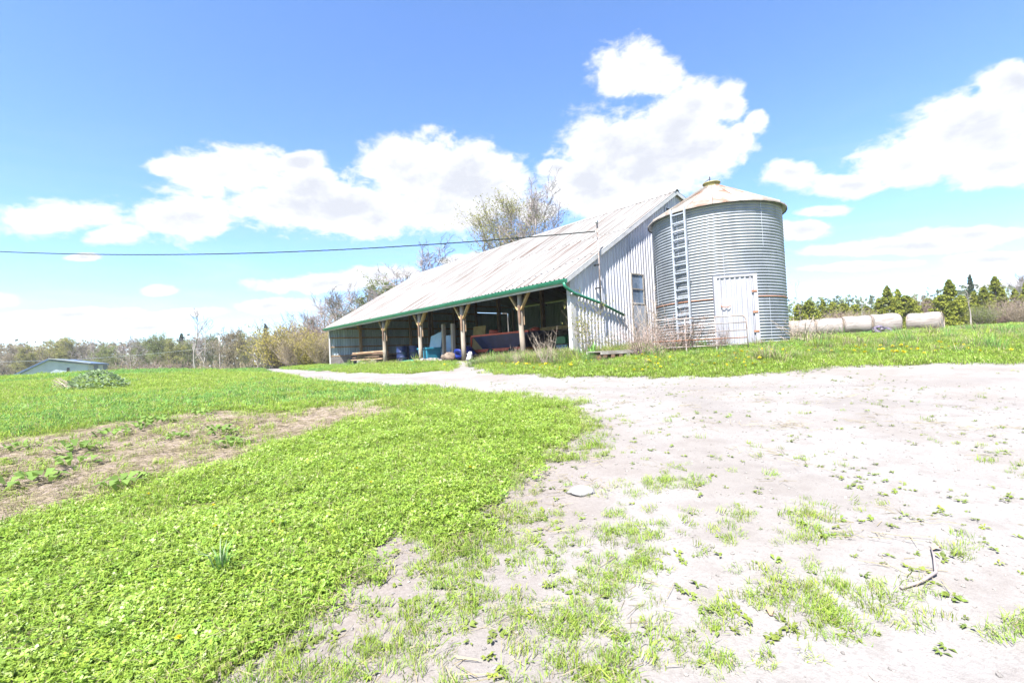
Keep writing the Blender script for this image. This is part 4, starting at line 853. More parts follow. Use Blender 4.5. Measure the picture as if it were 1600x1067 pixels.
# bushes and bare trees at the barn's far end
for px, tp, Yd, k, lb, wd_ in ((446, 510, 42, 'sh_yellow', 'bright yellow budding bush left of the barn', 1.15), (462, 522, 40, 'sh_tan', 'tan bush overlapping the yellow bush left of the barn', .9), (480, 492, 46, 'sh_pink', 'pinkish bare thicket between the yellow bush and the barn', 1.1),
    (489, 522, 40, 'sh_yellow', 'second smaller yellow bush nearer the barn corner', 1.0), (503, 494, 44, 'sh_pink', 'pale pink brush close to the barn far corner', 1.0), (507, 524, 39.5, 'sh_tan', 'straw coloured brush hugging the barn far corner', .9), (520, 505, 52, 'sh_pink', 'bare pinkish thicket just behind the barn far corner', 1.1), (470, 520, 52, 'sh_pink', 'bare thicket behind the yellow bushes', 1.2)):
    plant(k, 'bush', lb, 'bush', px, Yd, tp, 'bushes at the far end of the barn', wd_)
for px, tp, Yd, k, lb in ((478, 486, 78, 'bare2', 'leftmost bare tree behind the barn far end'), (508, 468, 80, 'bare1', 'bare tree above the pink thicket left of the barn roof'), (532, 452, 74, 'bare2', 'tall bare tree just left of the barn roof edge'), (556, 444, 70, 'bare1', 'tallest bare tree above the lower barn roof edge'), (580, 448, 76, 'bare2', 'bare tree rising behind the barn roof end'),
    (606, 432, 82, 'bud2', 'small green budding tree behind the barn roof end'), (634, 428, 84, 'bare2', 'bare tree peeking over the far ridge of the barn'), (670, 379, 64, 'bare1', 'bare treetop above the far ridge left of the big tree')):
    plant(k, 'background_tree', lb, 'tree', px, Yd, tp, 'trees behind the barn', 1.35)
plant('bigbud', 'maple_tree', 'big green budding tree rising above the middle of the barn ridge', 'tree', 797, 60, 292, 'trees behind the barn', 1.15, rz=1.2)
plant('bare1', 'background_tree', 'bare crowned tree right of the big budding tree above the ridge', 'tree', 846, 58, 278, 'trees behind the barn', .75, rz=.5)
# right side: cedars and bushes at the field edge
CE = [(1252,476,64,'cedar3',''),(1268,470,62,'cedar3',''),(1290,468,66,'cedar1',''),(1305,472,66,'cedar3',''),(1322,474,66,'cedar3',''),(1340,476,66,'cedar3',''),(1358,478,60,'cedar3',''),(1377,466,58,'cedar2',''),(1392,447,56,'cedar1',''),(1408,452,57,'cedar2',''),(1420,462,56,'cedar3',''),(1434,470,60,'cedar3',''),(1455,466,60,'cedar3',''),
      (1474,462,50,'cedar3',''),(1490,437,50,'cedar1',''),(1506,462,52,'cedar3',''),(1527,455,56,'cedar2',''),(1543,448,54,'cedar2',''),(1562,432,56,'cedar1',''),(1572,455,52,'cedar2',''),(1592,452,54,'cedar2',''),(1612,440,52,'cedar1',''),(1634,450,54,'cedar2',''),(1655,445,56,'cedar1','')]
for i, (px, tp, Yd, k, _) in enumerate(CE):
    plant(k, 'cedar_tree', f'{"tall pointed" if k == "cedar1" else "bushy" if k == "cedar3" else "narrow"} yellow-green cedar, {ORD[i]} from the grain bin along the field edge', 'tree', px, Yd, tp, 'cedars along the field edge', 1.0)
for px, tp, Yd, k, lb in ((1312, 482, 58, 'sh_pink', 'pale leafless bush above the hay bale row'), (1440, 460, 60, 'sh_pink', 'grey leafless bush between the two tall cedars'), (1580, 462, 50, 'sh_pink', 'grey leafless bush near the right end of the cedars'), (1351, 485, 50, 'sh_tan', 'tan bush behind the middle of the hay bales'), (1538, 478, 48, 'sh_green', 'green bush in front of the cedars at the right'), (1600, 470, 48, 'sh_tan', 'tan bush at the right edge of the cedar row')):
    plant(k, 'bush', lb, 'bush', px, Yd, tp, 'bushes among the cedars', 1.0)
for px, tp, Yd, k, lb, wd_ in ((1519, 452, 46, 'snag', 'pale dead tree trunk with forked top among the cedars', .9), (1350, 466, 48, 'snag', 'pale forked dead stem behind the hay bales', .7), (1245, 437, 66, 'sparse', 'thin young tree just right of the grain bin', .55), (1254, 455, 62, 'sparse', 'shorter thin young tree right of the grain bin', .5)):
    plant(k, 'young_tree' if k == 'sparse' else 'dead_tree', lb, 'tree', px, Yd, tp, None, wd_)
for px, tp, lb in ((1523, 429, 'dark spruce spire left of the tallest right cedar'), (1598, 424, 'bare hazy tree at the right edge behind the cedars')):
    plant('spruce1' if px == 1523 else 'bare2', 'background_tree', lb, 'tree', px, 78, tp, None, .8)
# far wood on the right that reads as one mass
rg = np.random.default_rng(5); P = []
for i in range(420):
    px = rg.uniform(1150, 1850); Yd = rg.uniform(150, 190); p = at(px, 500, Yd); tp = at(px, (468 if px < 1450 else 455)+rg.uniform(-6, 10)-(px-1300)*.02, Yd).z; z0 = 1.5; hh = max(tp-z0, 3); nq = 46
    h = rg.random(nq); r_ = (1-h)**.8*hh*.2; a = rg.uniform(0, 6.283, nq); P.append(np.stack([p.x+r_*np.cos(a), Yd+r_*np.sin(a), z0+h*hh], 1))
V, Fc = leafcards(np.concatenate(P), 1.1, rg, .2, .3); o = link('distant_forest', npmesh('distant_forest', V, Fc, 'far_green')); o['kind'] = 'stuff'; o['label'] = 'dark green far forest beyond the cedars'; o['category'] = 'forest'
P = []
for i in range(1100):
    px = rg.uniform(-420, 660); Yd = rg.uniform(124, 165); p = at(px, 560, Yd); z0 = -2.5; hh = max(at(px, 541-(px-0)*.03+rg.uniform(-5, 9), Yd).z-z0, 4); nq = 40
    h = rg.random(nq)**1.2; r_ = 2.6*rg.random(nq); a = rg.uniform(0, 6.283, nq); P.append(np.stack([p.x+r_*np.cos(a), Yd+r_*np.sin(a), z0+h*hh], 1))
V, Fc = leafcards(np.concatenate(P), .8, rg, .5, .3); o = link('distant_woodland', npmesh('distant_woodland', V, Fc, 'bud_tan')); o['kind'] = 'stuff'; o['label'] = 'hazy brown woodland mass behind the far left trees'; o['category'] = 'forest'

# ------------------------------------------------------------------ shrubs and weeds by the barn and bin
shrub_proto('wsprig', 51, 1., .5, 26, 'twig_straw', None, forks=5, r=.006)
shrub_proto('wstem', 52, 2.4, .8, 24, 'twig_straw', None, forks=6, r=.009)
shrub_proto('wred', 53, 1.3, .9, 75, 'twig_red', None, forks=5, r=.007, droop=.1)
shrub_proto('wgreen', 54, 1.6, .5, 22, 'twig_straw', 'bud_leaf', 900, .045, forks=5, r=.005)
def put(key, name, label, x, y, h, wide=1., group=None, rz=0.):
    o = tag(link(name, PROTO[key][1], None, (x, y, g(x, y)-.02), (0, 0, rz), (h/PROTO[key][2]*wide, h/PROTO[key][2]*wide, h/PROTO[key][2])), label, 'bush', group); return o
def onwall(t_, off): return from_barn(t_, -off)
x, y = onwall(.35, .45); put('wgreen', 'leafy_shrub', 'slender yellow-leaved shrub against the barn corner', x, y, 2.3, .6)
x, y = onwall(1.1, .8); put('wgreen', 'leafy_shrub', 'low yellow-leaved sprig left of the timber skid', x, y, 1.0, 1., rz=2)
x, y = onwall(3.3, .9); put('wstem', 'bare_shrub', 'bare pale shrub before the gable wall left of the narrow door', x, y, 2.3, .9)
x, y = onwall(4.3, 1.2); put('wstem', 'bare_shrub', 'tall bare straw-coloured shrub in front of the narrow side door', x, y, 2.9, .8, rz=1.5)
x, y = onwall(5.1, 1.4); put('wstem', 'bare_shrub', 'bare pale shrub between the side door and the grain bin', x, y, 2.2, .9, rz=3)
put('wred', 'bramble', 'reddish bramble tangle left of the farm gate', 4.55, 15.6, 1.3, 1.0); put('wred', 'bramble', 'reddish bramble tangle behind the farm gate at the bin ladder', 5.75, 15.75, 1.5, .9, rz=2.)
put('wred', 'bramble', 'low bramble between the gate bars near the bin door', 6.8, 15.2, .9, .7, rz=4.)
c = at(855, 560, 15.8); put('wsprig', 'dry_weed', 'tall dry weed clump standing between the leaning post and barn corner', c.x, c.y, 1.25, .75)
c = at(842, 560, 16.2); put('wsprig', 'dry_weed', 'smaller dry weed clump left of the tall dry weeds', c.x, c.y, .8, .8, rz=2)
c = at(806, 560, 16.6); put('wsprig', 'dry_weed', 'sparse dry weed stalks at the foot of the leaning post', c.x, c.y, .75, .6, rz=3)
c = at(1246, 530, 15.5); put('wsprig', 'dry_weed', 'straw-coloured dry weeds at the right foot of the grain bin', c.x, c.y, 1.0, 1.6, rz=1)
c = at(925, 545, 16.3); mb = MB()
for k in range(9):
    a = k*.9; mb.add([(0, 0, .05), (.12*math.cos(a)-.035*math.sin(a), .12*math.sin(a)+.035*math.cos(a), .2+.03*k), (.2*math.cos(a), .2*math.sin(a), .28+.04*k), (.12*math.cos(a)+.035*math.sin(a), .12*math.sin(a)-.035*math.cos(a), .2+.03*k)], [(0, 1, 2, 3)])
solo('broadleaf_weed', mb, 'blade_blue', 'teal green broad-leaved weed behind the timber skid', 'plant', loc=(c.x, c.y, g(c.x, c.y)))
# mound of thistles on the lawn crest
c = Vector((-13.6, 14.8)); mz = g(c.x, c.y)
ms = thing('weed_mound', 'grey-green leafy weed mound with dry twigs on the lawn crest', 'plant', (c.x, c.y, mz))
mb = MB(); rg_ = random.Random(4)
for k in range(620):
    a = rg_.uniform(0, 6.283); rr = math.sqrt(rg_.random()); px_, py_ = .95*rr*math.cos(a)+.25, .6*rr*math.sin(a); z = .55*(1-rr*rr)+rg_.uniform(-.03, .06); b_ = rg_.uniform(0, 6.283); L = rg_.uniform(.09, .2); w_ = L*.25; el = rg_.uniform(.2, 1.1)
    d = Vector((math.cos(b_)*math.cos(el), math.sin(b_)*math.cos(el), math.sin(el))); s_ = Vector((-math.sin(b_), math.cos(b_), 0)); p = Vector((px_, py_, max(z, .02)))
    mb.add([p, p+d*L*.5+s_*w_, p+d*L-Vector((0, 0, L*.2)), p+d*L*.5-s_*w_], [(0, 1, 2, 3)])
part('leaves', mb, 'weed_grey', ms)
mb = MB()
for k in range(16):
    a = rg_.uniform(2.2, 4.2); mb.tube([(-.5+rg_.uniform(-.3, .3), rg_.uniform(-.3, .3), 0), (-.8+.3*math.cos(a), .3*math.sin(a), rg_.uniform(.2, .5))], [.012, .005], 4, False)
part('twigs', mb, 'twig_straw', ms)
# ------------------------------------------------------------------ ground cover (uncountable): scattered tufts
PC = {}
def leafquad(mb, p, d, L, w_, bend=.3, mi=0):
    d = Vector(d).normalized(); s_ = d.cross(Vector((0, 0, 1)));
    s_ = s_.normalized() if s_.length > 1e-4 else Vector((1, 0, 0)); p = Vector(p)
    m_ = p+d*L*.5+Vector((0, 0, L*bend*.25)); e = p+d*L-Vector((0, 0, L*bend*.35))
    mb.add([p-s_*w_*.15, p+s_*w_*.15, m_+s_*w_*.5, m_-s_*w_*.5, e], [(0, 1, 2, 3), (3, 2, 4)], mi)
def blade(mb, p, az, L, w_, lean, mi=0):
    p = Vector(p); o = Vector((math.cos(az), math.sin(az), 0)); s_ = Vector((-math.sin(az), math.cos(az), 0))
    m_ = p+o*L*lean*.35+Vector((0, 0, L*.6)); e = p+o*L*lean+Vector((0, 0, L*(1-.35*lean)))
    mb.add([p-s_*w_*.5, p+s_*w_*.5, m_+s_*w_*.4, m_-s_*w_*.4, e], [(0, 1, 2, 3), (3, 2, 4)], mi)
def reg(coll, key, mb, mats):
    o = bpy.data.objects.new(key, mb.mesh(key, mats)); coll.objects.link(o)
def coll(name): c_ = bpy.data.collections.new(name); return c_
rg_ = random.Random(77); U = rg_.uniform
CLV = coll('clover_protos'); GRS = coll('grass_protos'); TLL = coll('tall_protos'); WED = coll('weed_protos'); PEB = coll('pebble_protos'); STR = coll('straw_protos'); FAR = coll('far_protos'); DAN = coll('dandelion_protos')
for v_ in range(5):
    mb = MB()
    for k in range(46):
        a = U(0, 6.283); r_ = .10*math.sqrt(rg_.random()); h = U(.004, .042); c = (r_*math.cos(a), r_*math.sin(a), h); b0 = U(0, 6.283); L = U(.006, .0135); tl = U(-.6, .6), U(-.6, .6)
        for q in range(3):
            b_ = b0+q*2.094; d = Vector((math.cos(b_), math.sin(b_), tl[0]*math.cos(b_)+tl[1]*math.sin(b_)+.12)); s_ = Vector((-math.sin(b_), math.cos(b_), 0)); p = Vector(c)
            mb.add([p, p+d*L*.55+s_*L*.5, p+d*L*1.05+s_*L*.25, p+d*L*1.05-s_*L*.25, p+d*L*.55-s_*L*.5], [(0, 4, 3, 2, 1)], 2 if k % 8 == 3 else 0)
        if k % 4 == 0: blade(mb, (r_*math.cos(a), r_*math.sin(a), 0), U(0, 6.28), U(.03, .075), .004, U(.3, .9), 1)
    reg(CLV, f'clover{v_}', mb, ['clover', 'blade', 'leaf_highlight'])
for v_ in range(5):
    mb = MB()
    for k in range(34):
        a = U(0, 6.283); r_ = .075*math.sqrt(rg_.random()); blade(mb, (r_*math.cos(a), r_*math.sin(a), -.004), U(0, 6.283), U(.03, .085), U(.003, .0055), U(.2, 1.1), 1 if k % 13 == 0 else 0)
    reg(GRS, f'grass{v_}', mb, ['blade', 'blade_dry'])
for v_ in range(4):
    mb = MB()
    for k in range(60):
        a = U(0, 6.283); r_ = .15*math.sqrt(rg_.random()); blade(mb, (r_*math.cos(a), r_*math.sin(a), -.01), a+U(-.8, .8), U(.18, .46), U(.006, .012), U(.15, .8), 1 if (k % 4 == 0 if v_ < 2 else k % 3 != 0) else 0)
    reg(TLL, f'tall{v_}', mb, ['blade_blue' if v_ % 2 else 'blade', 'blade_dry'])
for v_ in range(5):
    mb = MB()
    for k in range(rg_.randint(5, 10)):
        a = U(0, 6.283); el = U(.05, .45); leafquad(mb, (.008*math.cos(a), .008*math.sin(a), U(.004, .012)), (math.cos(a), math.sin(a), el), U(.018, .042), U(.010, .018), .5)
    reg(WED, f'weed{v_}', mb, ['weed'])
for v_ in range(4):
    mb = MB(); mb.blob((0, 0, .2), (1, U(.6, 1), U(.4, .7)), 100+v_, 7, .3); reg(PEB, f'pebble{v_}', mb, ['stone'])
for v_ in range(3):
    mb = MB()
    for k in range(12):
        a = U(0, 6.283); p = Vector((U(-.12, .12), U(-.12, .12), U(.003, .015))); d = Vector((math.cos(a), math.sin(a), U(-.05, .1)))*U(.05, .16); mb.tube([p, p+d], [.0018, .0012], 3, False)
    reg(STR, f'straw{v_}', mb, ['blade_dry'])
for v_ in range(4):
    mb = MB()
    for k in range(150):
        a = U(0, 6.283); r_ = .42*math.sqrt(rg_.random()); blade(mb, (r_*math.cos(a), r_*math.sin(a), -.01), U(0, 6.283), U(.03, .10), U(.008, .015), U(.2, 1.1), 1 if k % 16 == 0 else 0)
    reg(FAR, f'far{v_}', mb, [('blade_blue', 'blade', 'blade', 'clover')[v_], 'blade_dry'])
def dandelion(mb):
    for ring, (r_, z, nq) in enumerate(((.019, .0, 12), (.014, .004, 10), (.008, .007, 7))):
        for k in range(nq):
            a = 2*math.pi*k/nq+ring*.3; d = Vector((math.cos(a), math.sin(a), .25+.5*ring)).normalized(); s_ = Vector((-math.sin(a), math.cos(a), 0)); p = Vector((0, 0, z)); mb.add([p, p+d*r_*.6+s_*.003, p+d*r_, p+d*r_*.6-s_*.003], [(0, 1, 2, 3)])
mb = MB(); dandelion(mb); mb.v = [(x*1.5, y*1.5, z*1.5+.07) for x, y, z in mb.v]; reg(DAN, 'dand0', mb, ['petal'])
def scatter(name, label, collec, x, y, scl, nidx, tilt=.15, zoff=0., seed=1, cat='grass', pick=None):
    n = len(x); q = np.random.default_rng(seed); z = G(x, y)+zoff
    me = bpy.data.meshes.new(name); me.vertices.add(n); me.vertices.foreach_set('co', np.stack([x, y, z], 1).astype(np.float32).ravel())
    rot = np.stack([q.normal(0, tilt, n), q.normal(0, tilt, n), q.uniform(0, 6.283, n)], 1).astype(np.float32)
    a = me.attributes.new('rot', 'FLOAT_VECTOR', 'POINT'); a.data.foreach_set('vector', rot.ravel())
    a = me.attributes.new('scl', 'FLOAT', 'POINT'); a.data.foreach_set('value', np.asarray(scl, np.float32)*np.ones(n, np.float32))
    a = me.attributes.new('idx', 'INT', 'POINT'); a.data.foreach_set('value', (q.integers(0, nidx, n) if pick is None else pick).astype(np.int32))
    o = link(name, me); o['kind'] = 'stuff'; o['label'] = label; o['category'] = cat
    ng = bpy.data.node_groups.new(name, 'GeometryNodeTree'); ng.interface.new_socket('Geometry', in_out='INPUT', socket_type='NodeSocketGeometry'); ng.interface.new_socket('Geometry', in_out='OUTPUT', socket_type='NodeSocketGeometry')
    N = ng.nodes; Lk = ng.links; gi = N.new('NodeGroupInput'); go = N.new('NodeGroupOutput'); ip = N.new('GeometryNodeInstanceOnPoints'); ci = N.new('GeometryNodeCollectionInfo')
    ci.inputs[0].default_value = collec; ci.inputs[1].default_value = True; ci.inputs[2].default_value = True
    def na(nm, ty): k = N.new('GeometryNodeInputNamedAttribute'); k.data_type = ty; k.inputs[0].default_value = nm; return k.outputs[0]
    er = N.new('FunctionNodeEulerToRotation'); Lk.new(na('rot', 'FLOAT_VECTOR'), er.inputs[0])
    Lk.new(gi.outputs[0], ip.inputs['Points']); Lk.new(ci.outputs[0], ip.inputs['Instance']); ip.inputs['Pick Instance'].default_value = True
    Lk.new(na('idx', 'INT'), ip.inputs['Instance Index']); Lk.new(er.outputs[0], ip.inputs['Rotation']); Lk.new(na('scl', 'FLOAT'), ip.inputs['Scale']); Lk.new(ip.outputs[0], go.inputs[0])
    md = o.modifiers.new('scatter', 'NODES'); md.node_group = ng; return o
def polar(n, r0, r1, seed, half=1.12, p=1.):
    q = np.random.default_rng(seed); r = r0+(r1-r0)*q.random(n)**p; a = q.uniform(-half, half, n); return r*np.sin(a), r*np.cos(a), q
BARE2 = np.array([(-6.9, 13.2), (-2.5, 11.2), (-1.7, 8.), (-4., 7.8)])
def tail(x, y): return 1-.93*sst(sdist(BARE2, x, y)+(fbm(x, y, 1.1, 51)-.5)*4.5, -.4, .7)
def density(x, y):
    wob = (fbm(x, y, 1.6, 11)-.5)*1.1; sg = sdist(GRAVEL, x, y)+wob*.9; sb = sdist(BARE, x, y)+wob*1.0+.15
    bx_, by_ = to_barn(x, y); inb_ = (bx_ > -.5) & (bx_ < BW+.2) & (by_ > -.12) & (by_ < BL+.2); binn = np.hypot(x-BC[0], y-BC[1]) < BR+.05
    return sg, sb, inb_ | binn
# clover and short grass on the lawn
x, y, q = polar(90000, 1.3, 15, 101); sg, sb, no = density(x, y); cl = fbm(x, y, .5, 31)
hf = (vnoise(x, y, 9., 41)-.5)*.6+.12; thin = 1-.8*sst(fbm(x, y, 1.3, 45), .60, .72); L = tail(x, y)*thin*sst(sg+hf, .32, -.45)*(1-.985*sst(sb, -.3, .25)); far_lawn = sst(np.hypot(x, y), 7.5, 12)
m_ = (q.random(len(x)) < L*(1-.75*far_lawn)*sst(cl, .36, .58)) & ~no & (x < 3)
scatter('clover', 'low bright green clover covering the near lawn', CLV, x[m_], y[m_], (.6+.8*q.random(m_.sum()))*(1+.04*np.hypot(x[m_], y[m_])), 5, .18, seed=1, cat='clover')
x, y, q = polar(125000, 1.3, 26, 102); sg, sb, no = density(x, y); cl = fbm(x, y, .5, 31); rr = np.hypot(x, y)
hf = (vnoise(x, y, 7., 42)-.5)*.7+.05; thin = 1-.6*sst(fbm(x, y, 1.3, 45), .62, .76); L = tail(x, y)*thin*sst(sg+hf, .5, -.35)*(1-.96*sst(sb, -.3, .25)); m_ = (q.random(len(x)) < L*(.35+.65*np.maximum(sst(cl, .6, .35), sst(rr, 6, 11)))) & ~no
scatter('lawn_grass', 'short sunlit lawn grass', GRS, x[m_], y[m_], (.8+.5*q.random(m_.sum()))*(1+.05*rr[m_]), 5, .2, seed=2)
# sparse growth on the gravel: grass patches and leaf rosettes
PATCH = [(1.27,4.41,.28,.16),(2.21,3.57,.22,.13),(2.01,3.29,.16,.1),(1.8,2.62,.34,.22),(1.62,2.46,.2,.16),(1.03,2.51,.14,.1),(.5,2.9,.25,.16),(.25,2.5,.35,.2),(-.35,2.7,.4,.22),(-.8,2.45,.4,.22),(-1.1,2.3,.4,.25),(.65,3.5,.25,.15),(.75,3.1,.2,.12),(-.2,3.4,.3,.2),(.15,3.9,.2,.15),(-.55,3.1,.3,.2),(.9,6.6,.3,.3),(.3,2.2,.25,.15),(1.2,2.25,.12,.1),(.75,2.2,.3,.12),(2.6,2.3,.3,.1),(-.6,2.05,.4,.12),(.95,5.6,.25,.3)]
x, y, q = polar(60000, 1.4, 12, 103, p=.75); sg, sb, no = density(x, y); d_ = np.zeros(len(x))
for (a, b_, rx, ry) in PATCH: d_ = np.maximum(d_, np.exp(-(((x-a)/rx)**2+((y-b_)/ry)**2)*1.2))
fr = sst(fbm(x, y, 1.5, 61), .55, .75)*sst(y, 6, 3)*.35+sst(sg, 1.3, 0)*.30*sst(fbm(x, y, 2., 63), .4, .65)+.006
m_ = (sg > -.1) & ~no & (q.random(len(x)) < np.clip(d_*.55*(.4+fbm(x, y, 5, 64))+fr*.4, 0, 1))
scatter('gravel_grass', 'thin grass tufts growing through the gravel', GRS, x[m_], y[m_], .5+.55*q.random(m_.sum()), 5, .3, seed=3)
x, y, q = polar(26000, 1.4, 14, 104, p=.75); sg, sb, no = density(x, y)
fr = .03+.42*sst(fbm(x, y, 1.3, 71), .48, .68)*(.35+.65*sst(fbm(x, y, 5., 72), .4, .6))+.75*sst(sg, 1.1, -.05)*sst(fbm(x, y, 2.2, 73), .3, .6)
fr = fr*(.35+.65*sst(y, 7, 3.5))*sst(sg, -.25, .05); br_ = .30*sst(sb, -.6, .1)*sst(fbm(x, y, 1.6, 74), .52, .66)
m_ = ~no & (q.random(len(x)) < np.clip(fr+br_, 0, 1))
scatter('gravel_weeds', 'small flat weeds scattered over the gravel and bare soil', WED, x[m_], y[m_], (.55+.8*q.random(m_.sum()))*(1+.9*(sb[m_] > -.3)), 5, .15, seed=4, cat='weeds')
x, y, q = polar(9000, 1.3, 12, 105, p=.8); sg, sb, no = density(x, y); m_ = (sg > 0) & ~no
scatter('loose_stones', 'loose small stones on the gravel drive', PEB, x[m_], y[m_], .003+.012*q.random(m_.sum())**3+.0006*np.hypot(x[m_], y[m_]), 4, .3, .0, seed=5, cat='stones')
x, y, q = polar(24000, 1.4, 12, 106); sg, sb, no = density(x, y); m_ = ~no & (q.random(len(x)) < .85*sst(sb, -.6, .2)+.04*sst(sg, -.2, .2)*sst(fbm(x, y, 1.1, 81), .45, .7))
scatter('dead_straw', 'dead straw and clippings on the bare soil', STR, x[m_], y[m_], .6+.9*q.random(m_.sum()), 3, .1, seed=6, cat='straw')
x, y, q = polar(16000, 1.4, 12, 110); sg, sb, no = density(x, y); m_ = ~no & (sg < .3) & (sb < 0) & (q.random(len(x)) < .22*sst(fbm(x, y, 1.2, 46), .45, .65))
scatter('lawn_weeds', 'broad-leaved weeds mixed through the lawn', WED, x[m_], y[m_], .9+1.1*q.random(m_.sum()), 5, .3, .02, seed=10, cat='weeds')
x, y, q = polar(14000, 1.4, 10, 111); sg, sb, no = density(x, y); m_ = ~no & (sg < .4) & (q.random(len(x)) < .30)
scatter('lawn_thatch', 'dead grass stems lying in the lawn', STR, x[m_], y[m_], .4+.5*q.random(m_.sum()), 3, .25, .025, seed=11, cat='straw')
# far lawn, verge and field
x, y, q = polar(60000, 11, 62, 107, 1.15, 1.1); sg, sb, no = density(x, y); dr_ = sst(x, 13, 22)*sst(y, 14, 24); m_ = (sg < .1) & ~no & (sb < -.2) & (q.random(len(x)) < (1-.45*dr_)*tail(x, y))
scatter('meadow_grass', 'grass of the lawn crest and the field behind', FAR, x[m_], y[m_], (.6+.5*q.random(m_.sum()))*(1+.004*np.hypot(x[m_], y[m_])), 4, .15, seed=7, pick=np.clip(np.floor(4*sst(fbm(x[m_], y[m_], .28, 99)+.22*(q.random(m_.sum())-.5), .26, .74)), 0, 3))
x, y, q = polar(26000, 11, 34, 108, 1.12); sg, sb, no = density(x, y); bx_, by_ = to_barn(x, y)
verge = sst(sg, -.45, -1.1)*((x > -2)*1.)*sst(sg, -14, -6)
tallz = verge*(.18+.9*sst(fbm(x, y, .9, 91), .42, .62)); front_ = (x <= -2)*sst(bx_, -2.2, -.8)*(bx_ < -.3)*(by_ > 4)*(by_ < BL+4)*.22
m_ = ~no & (q.random(len(x)) < np.clip(tallz*.55+front_, 0, 1)) & ~((bx_ > -3.2) & (bx_ < 0) & (by_ > 4.8) & (by_ < 7.4))
scatter('tall_grass', 'tall spring grass and dry stalks along the barn and bin', TLL, x[m_], y[m_], (.35+.35*q.random(m_.sum())+.9*q.random(m_.sum())**2*sst(fbm(x[m_], y[m_], 1.1, 97), .4, .65)), 4, .15, seed=8)
bx_ = RNG.uniform(-1.7, -.25, 420); by_ = RNG.uniform(-.8, 4.7, 420); x, y = from_barn(bx_, by_); m_ = RNG.random(420) < .75*sst(fbm(x, y, 1.2, 98), .3, .6)
x2, y2 = from_barn(RNG.uniform(.2, 3.6, 160), RNG.uniform(-1.5, -.4, 160)); x, y = np.r_[x[m_], x2], np.r_[y[m_], y2]
scatter('verge_grass', 'taller pale grass hugging the barn corner and leaning post', TLL, x, y, .7+.6*RNG.random(len(x)), 4, .2, seed=12)
x, y, q = polar(14000, 10, 30, 109, 1.12); sg, sb, no = density(x, y); m_ = ~no & (sg < -.15) & (sg > -2.4) & (x > -3) & (y > 13.5-.2*x) & (q.random(len(x)) < .5*sst(fbm(x, y, .8, 95), .38, .6))
scatter('far_dandelions', 'tiny yellow dandelion heads dotting the verge', DAN, x[m_], y[m_], 1.5+.7*q.random(m_.sum()), 1, .3, seed=9, cat='dandelions')
# ------------------------------------------------------------------ single small things
hd = MB(); dandelion(hd); hm = hd.mesh('flower_head', 'petal'); sm_ = MB(); sm_.tube([(0, 0, -.07), (.004, 0, -.03), (0, 0, .0)], [.0018, .0016, .0016], 4, False); stm = sm_.mesh('stalk', 'weed')
DS = [(279, 1027, 'large yellow dandelion in the lawn near the bottom edge'), (336, 842, 'yellow dandelion above the pale grass clump'), (426, 835, 'yellow dandelion right of the pale grass clump'), (558, 746, 'yellow dandelion in the upper middle of the clover'), (580, 769, 'yellow dandelion just below another in the clover'), (735, 744, 'yellow dandelion near the right rim of the clover'), (232, 787, 'yellow dandelion at the lower edge of the bare soil'), (333, 807, 'yellow dandelion left of centre in the clover, above the clump')]
def ground_hit(px, py):
    r = ray(px, py); r = r/r.y; t_ = np.linspace(1, 40, 4000); z = EYE+r.z*t_; i = np.argmax(z <= G(r.x*t_, t_)); return r.x*t_[i], t_[i]
for px, py, lb in DS:
    X_, Y_ = ground_hit(px, py); o = thing('dandelion', lb, 'dandelion', (X_, Y_, g(X_, Y_)+.095), 0, 'dandelions in the near lawn', 1.3 if py > 1000 else 1.35); h_ = link('flower_head', hm, o, rot=(-.35, .15, 0)); link('stalk', stm, o)
X_, Y_ = ground_hit(345, 902); tg = thing('grass_clump', 'tall pale green grass clump standing in the clover', 'grass', (X_, Y_, g(X_, Y_)))
for k in range(26):
    mb = MB(); a = U(0, 6.283); blade(mb, (.015*math.cos(a), .015*math.sin(a), 0), a, U(.16, .31), U(.008, .013), U(.2, .75)); part('blade', mb, 'blade_blue' if k % 2 else 'weed_grey', tg)
X_, Y_ = ground_hit(910, 770); mb = MB(); mb.blob((0, 0, .02), (.13, .09, .045), 201, 14, .25); solo('flat_stone', mb, 'white_stone', 'flat white stone in the gravel near the lawn edge', 'stone', True, loc=(X_, Y_, g(X_, Y_)))
a1, a2, a3 = ground_hit(1408, 922), ground_hit(1440, 914), ground_hit(1463, 903); a4 = ground_hit(1460, 880); a5 = ground_hit(1455, 860)
mb = MB(); mb.tube([(p[0], p[1], g(*p)+h) for p, h in ((a1, .012), (a2, .02), (a3, .03), (a4, .035), (a5, .02))], [.009, .010, .009, .006, .004], 7); mb.tube([(a3[0], a3[1], g(*a3)+.03), (a3[0]+.06, a3[1]+.05, g(*a3)+.05)], [.006, .003], 5); solo('fallen_stick', mb, 'twig', 'bent grey stick lying on the gravel at the right', 'stick', True)
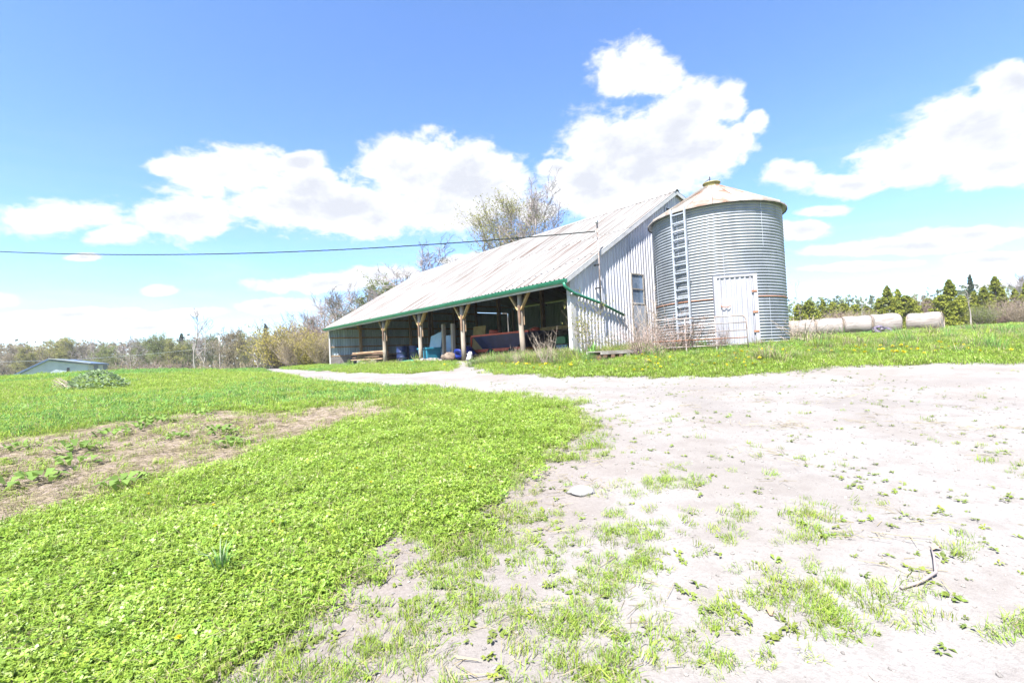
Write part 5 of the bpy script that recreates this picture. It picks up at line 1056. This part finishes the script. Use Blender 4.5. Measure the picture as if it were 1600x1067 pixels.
for px, py, lb, s_, dx in ((1455, 862, 'curled dry leaf at the upper end of the bent stick', .03, .1), (1205, 965, 'dry brown leaf in the gravel below the grass patch', .025, 1.2)):
    X_, Y_ = ground_hit(px, py); mb = MB(); leafquad(mb, (0, 0, .012), (math.cos(dx), math.sin(dx), .2), .08, .045, .8); solo('dry_leaf', mb, 'dry_leaf', lb, 'leaf', loc=(X_, Y_, g(X_, Y_)))
# burdock rosettes on the bare soil
BK = [(315, 650, 1.2, 'dark green rosette at the top right of the bare soil'), (345, 678, 1.2, 'leafy rosette right of the middle of the bare soil'), (240, 664, 1.3, 'broad-leaved weed along the upper edge of the bare soil'), (215, 672, 1.1, 'broad-leaved weed left of another on the upper bare soil'), (175, 682, 1.2, 'spreading weed in the left middle of the bare soil'), (120, 706, 1.3, 'spreading weed near the left of the bare soil'), (118, 728, 1.2, 'low weed below another at the left of the bare soil'), (278, 686, .9, 'small rosette in the middle of the bare soil'), (50, 757, 1.3, 'flat weed at the lower left of the bare soil'), (195, 762, 1.2, 'leafy weed at the lower edge of the bare soil'), (30, 702, .9, 'small weed at the left edge of the bare soil'), (362, 697, 1.1, 'rosette at the right lower edge of the bare soil')]
for px, py, s_, lb in BK:
    X_, Y_ = ground_hit(px, py); o = thing('weed_rosette', lb, 'weed', (X_, Y_, g(X_, Y_)), U(0, 6.28), 'rosettes on the bare soil', s_)
    for k in range(16):
        mb = MB(); a = k*2.4+U(-.3, .3); rr = .02+.008*k; leafquad(mb, (rr*math.cos(a)*1.6, rr*math.sin(a), .01+.004*(16-k)), (math.cos(a), math.sin(a), U(.25, .9)), U(.09, .17), U(.05, .085), .7); part('leaf', mb, 'burdock', o)
# ------------------------------------------------------------------ air
hz = MB(); hz.box(-1600, 1600, -130, 2600, -6, 27); HM = bpy.data.materials.new('haze'); HM.use_nodes = True; t = NT(HM.node_tree)
pv = t.n('ShaderNodeVolumePrincipled', {'Color': (.93, .94, .97, 1), 'Density': .0004, 'Anisotropy': .2}); t.t.links.new(pv.outputs[0], t.n('ShaderNodeOutputMaterial').inputs['Volume']); MATS['haze'] = HM
o = part('haze', hz, 'haze', None); o['kind'] = 'stuff'; o['label'] = 'thin pale air haze over the far trees'; o['category'] = 'haze'
S.cycles.volume_bounces = 0
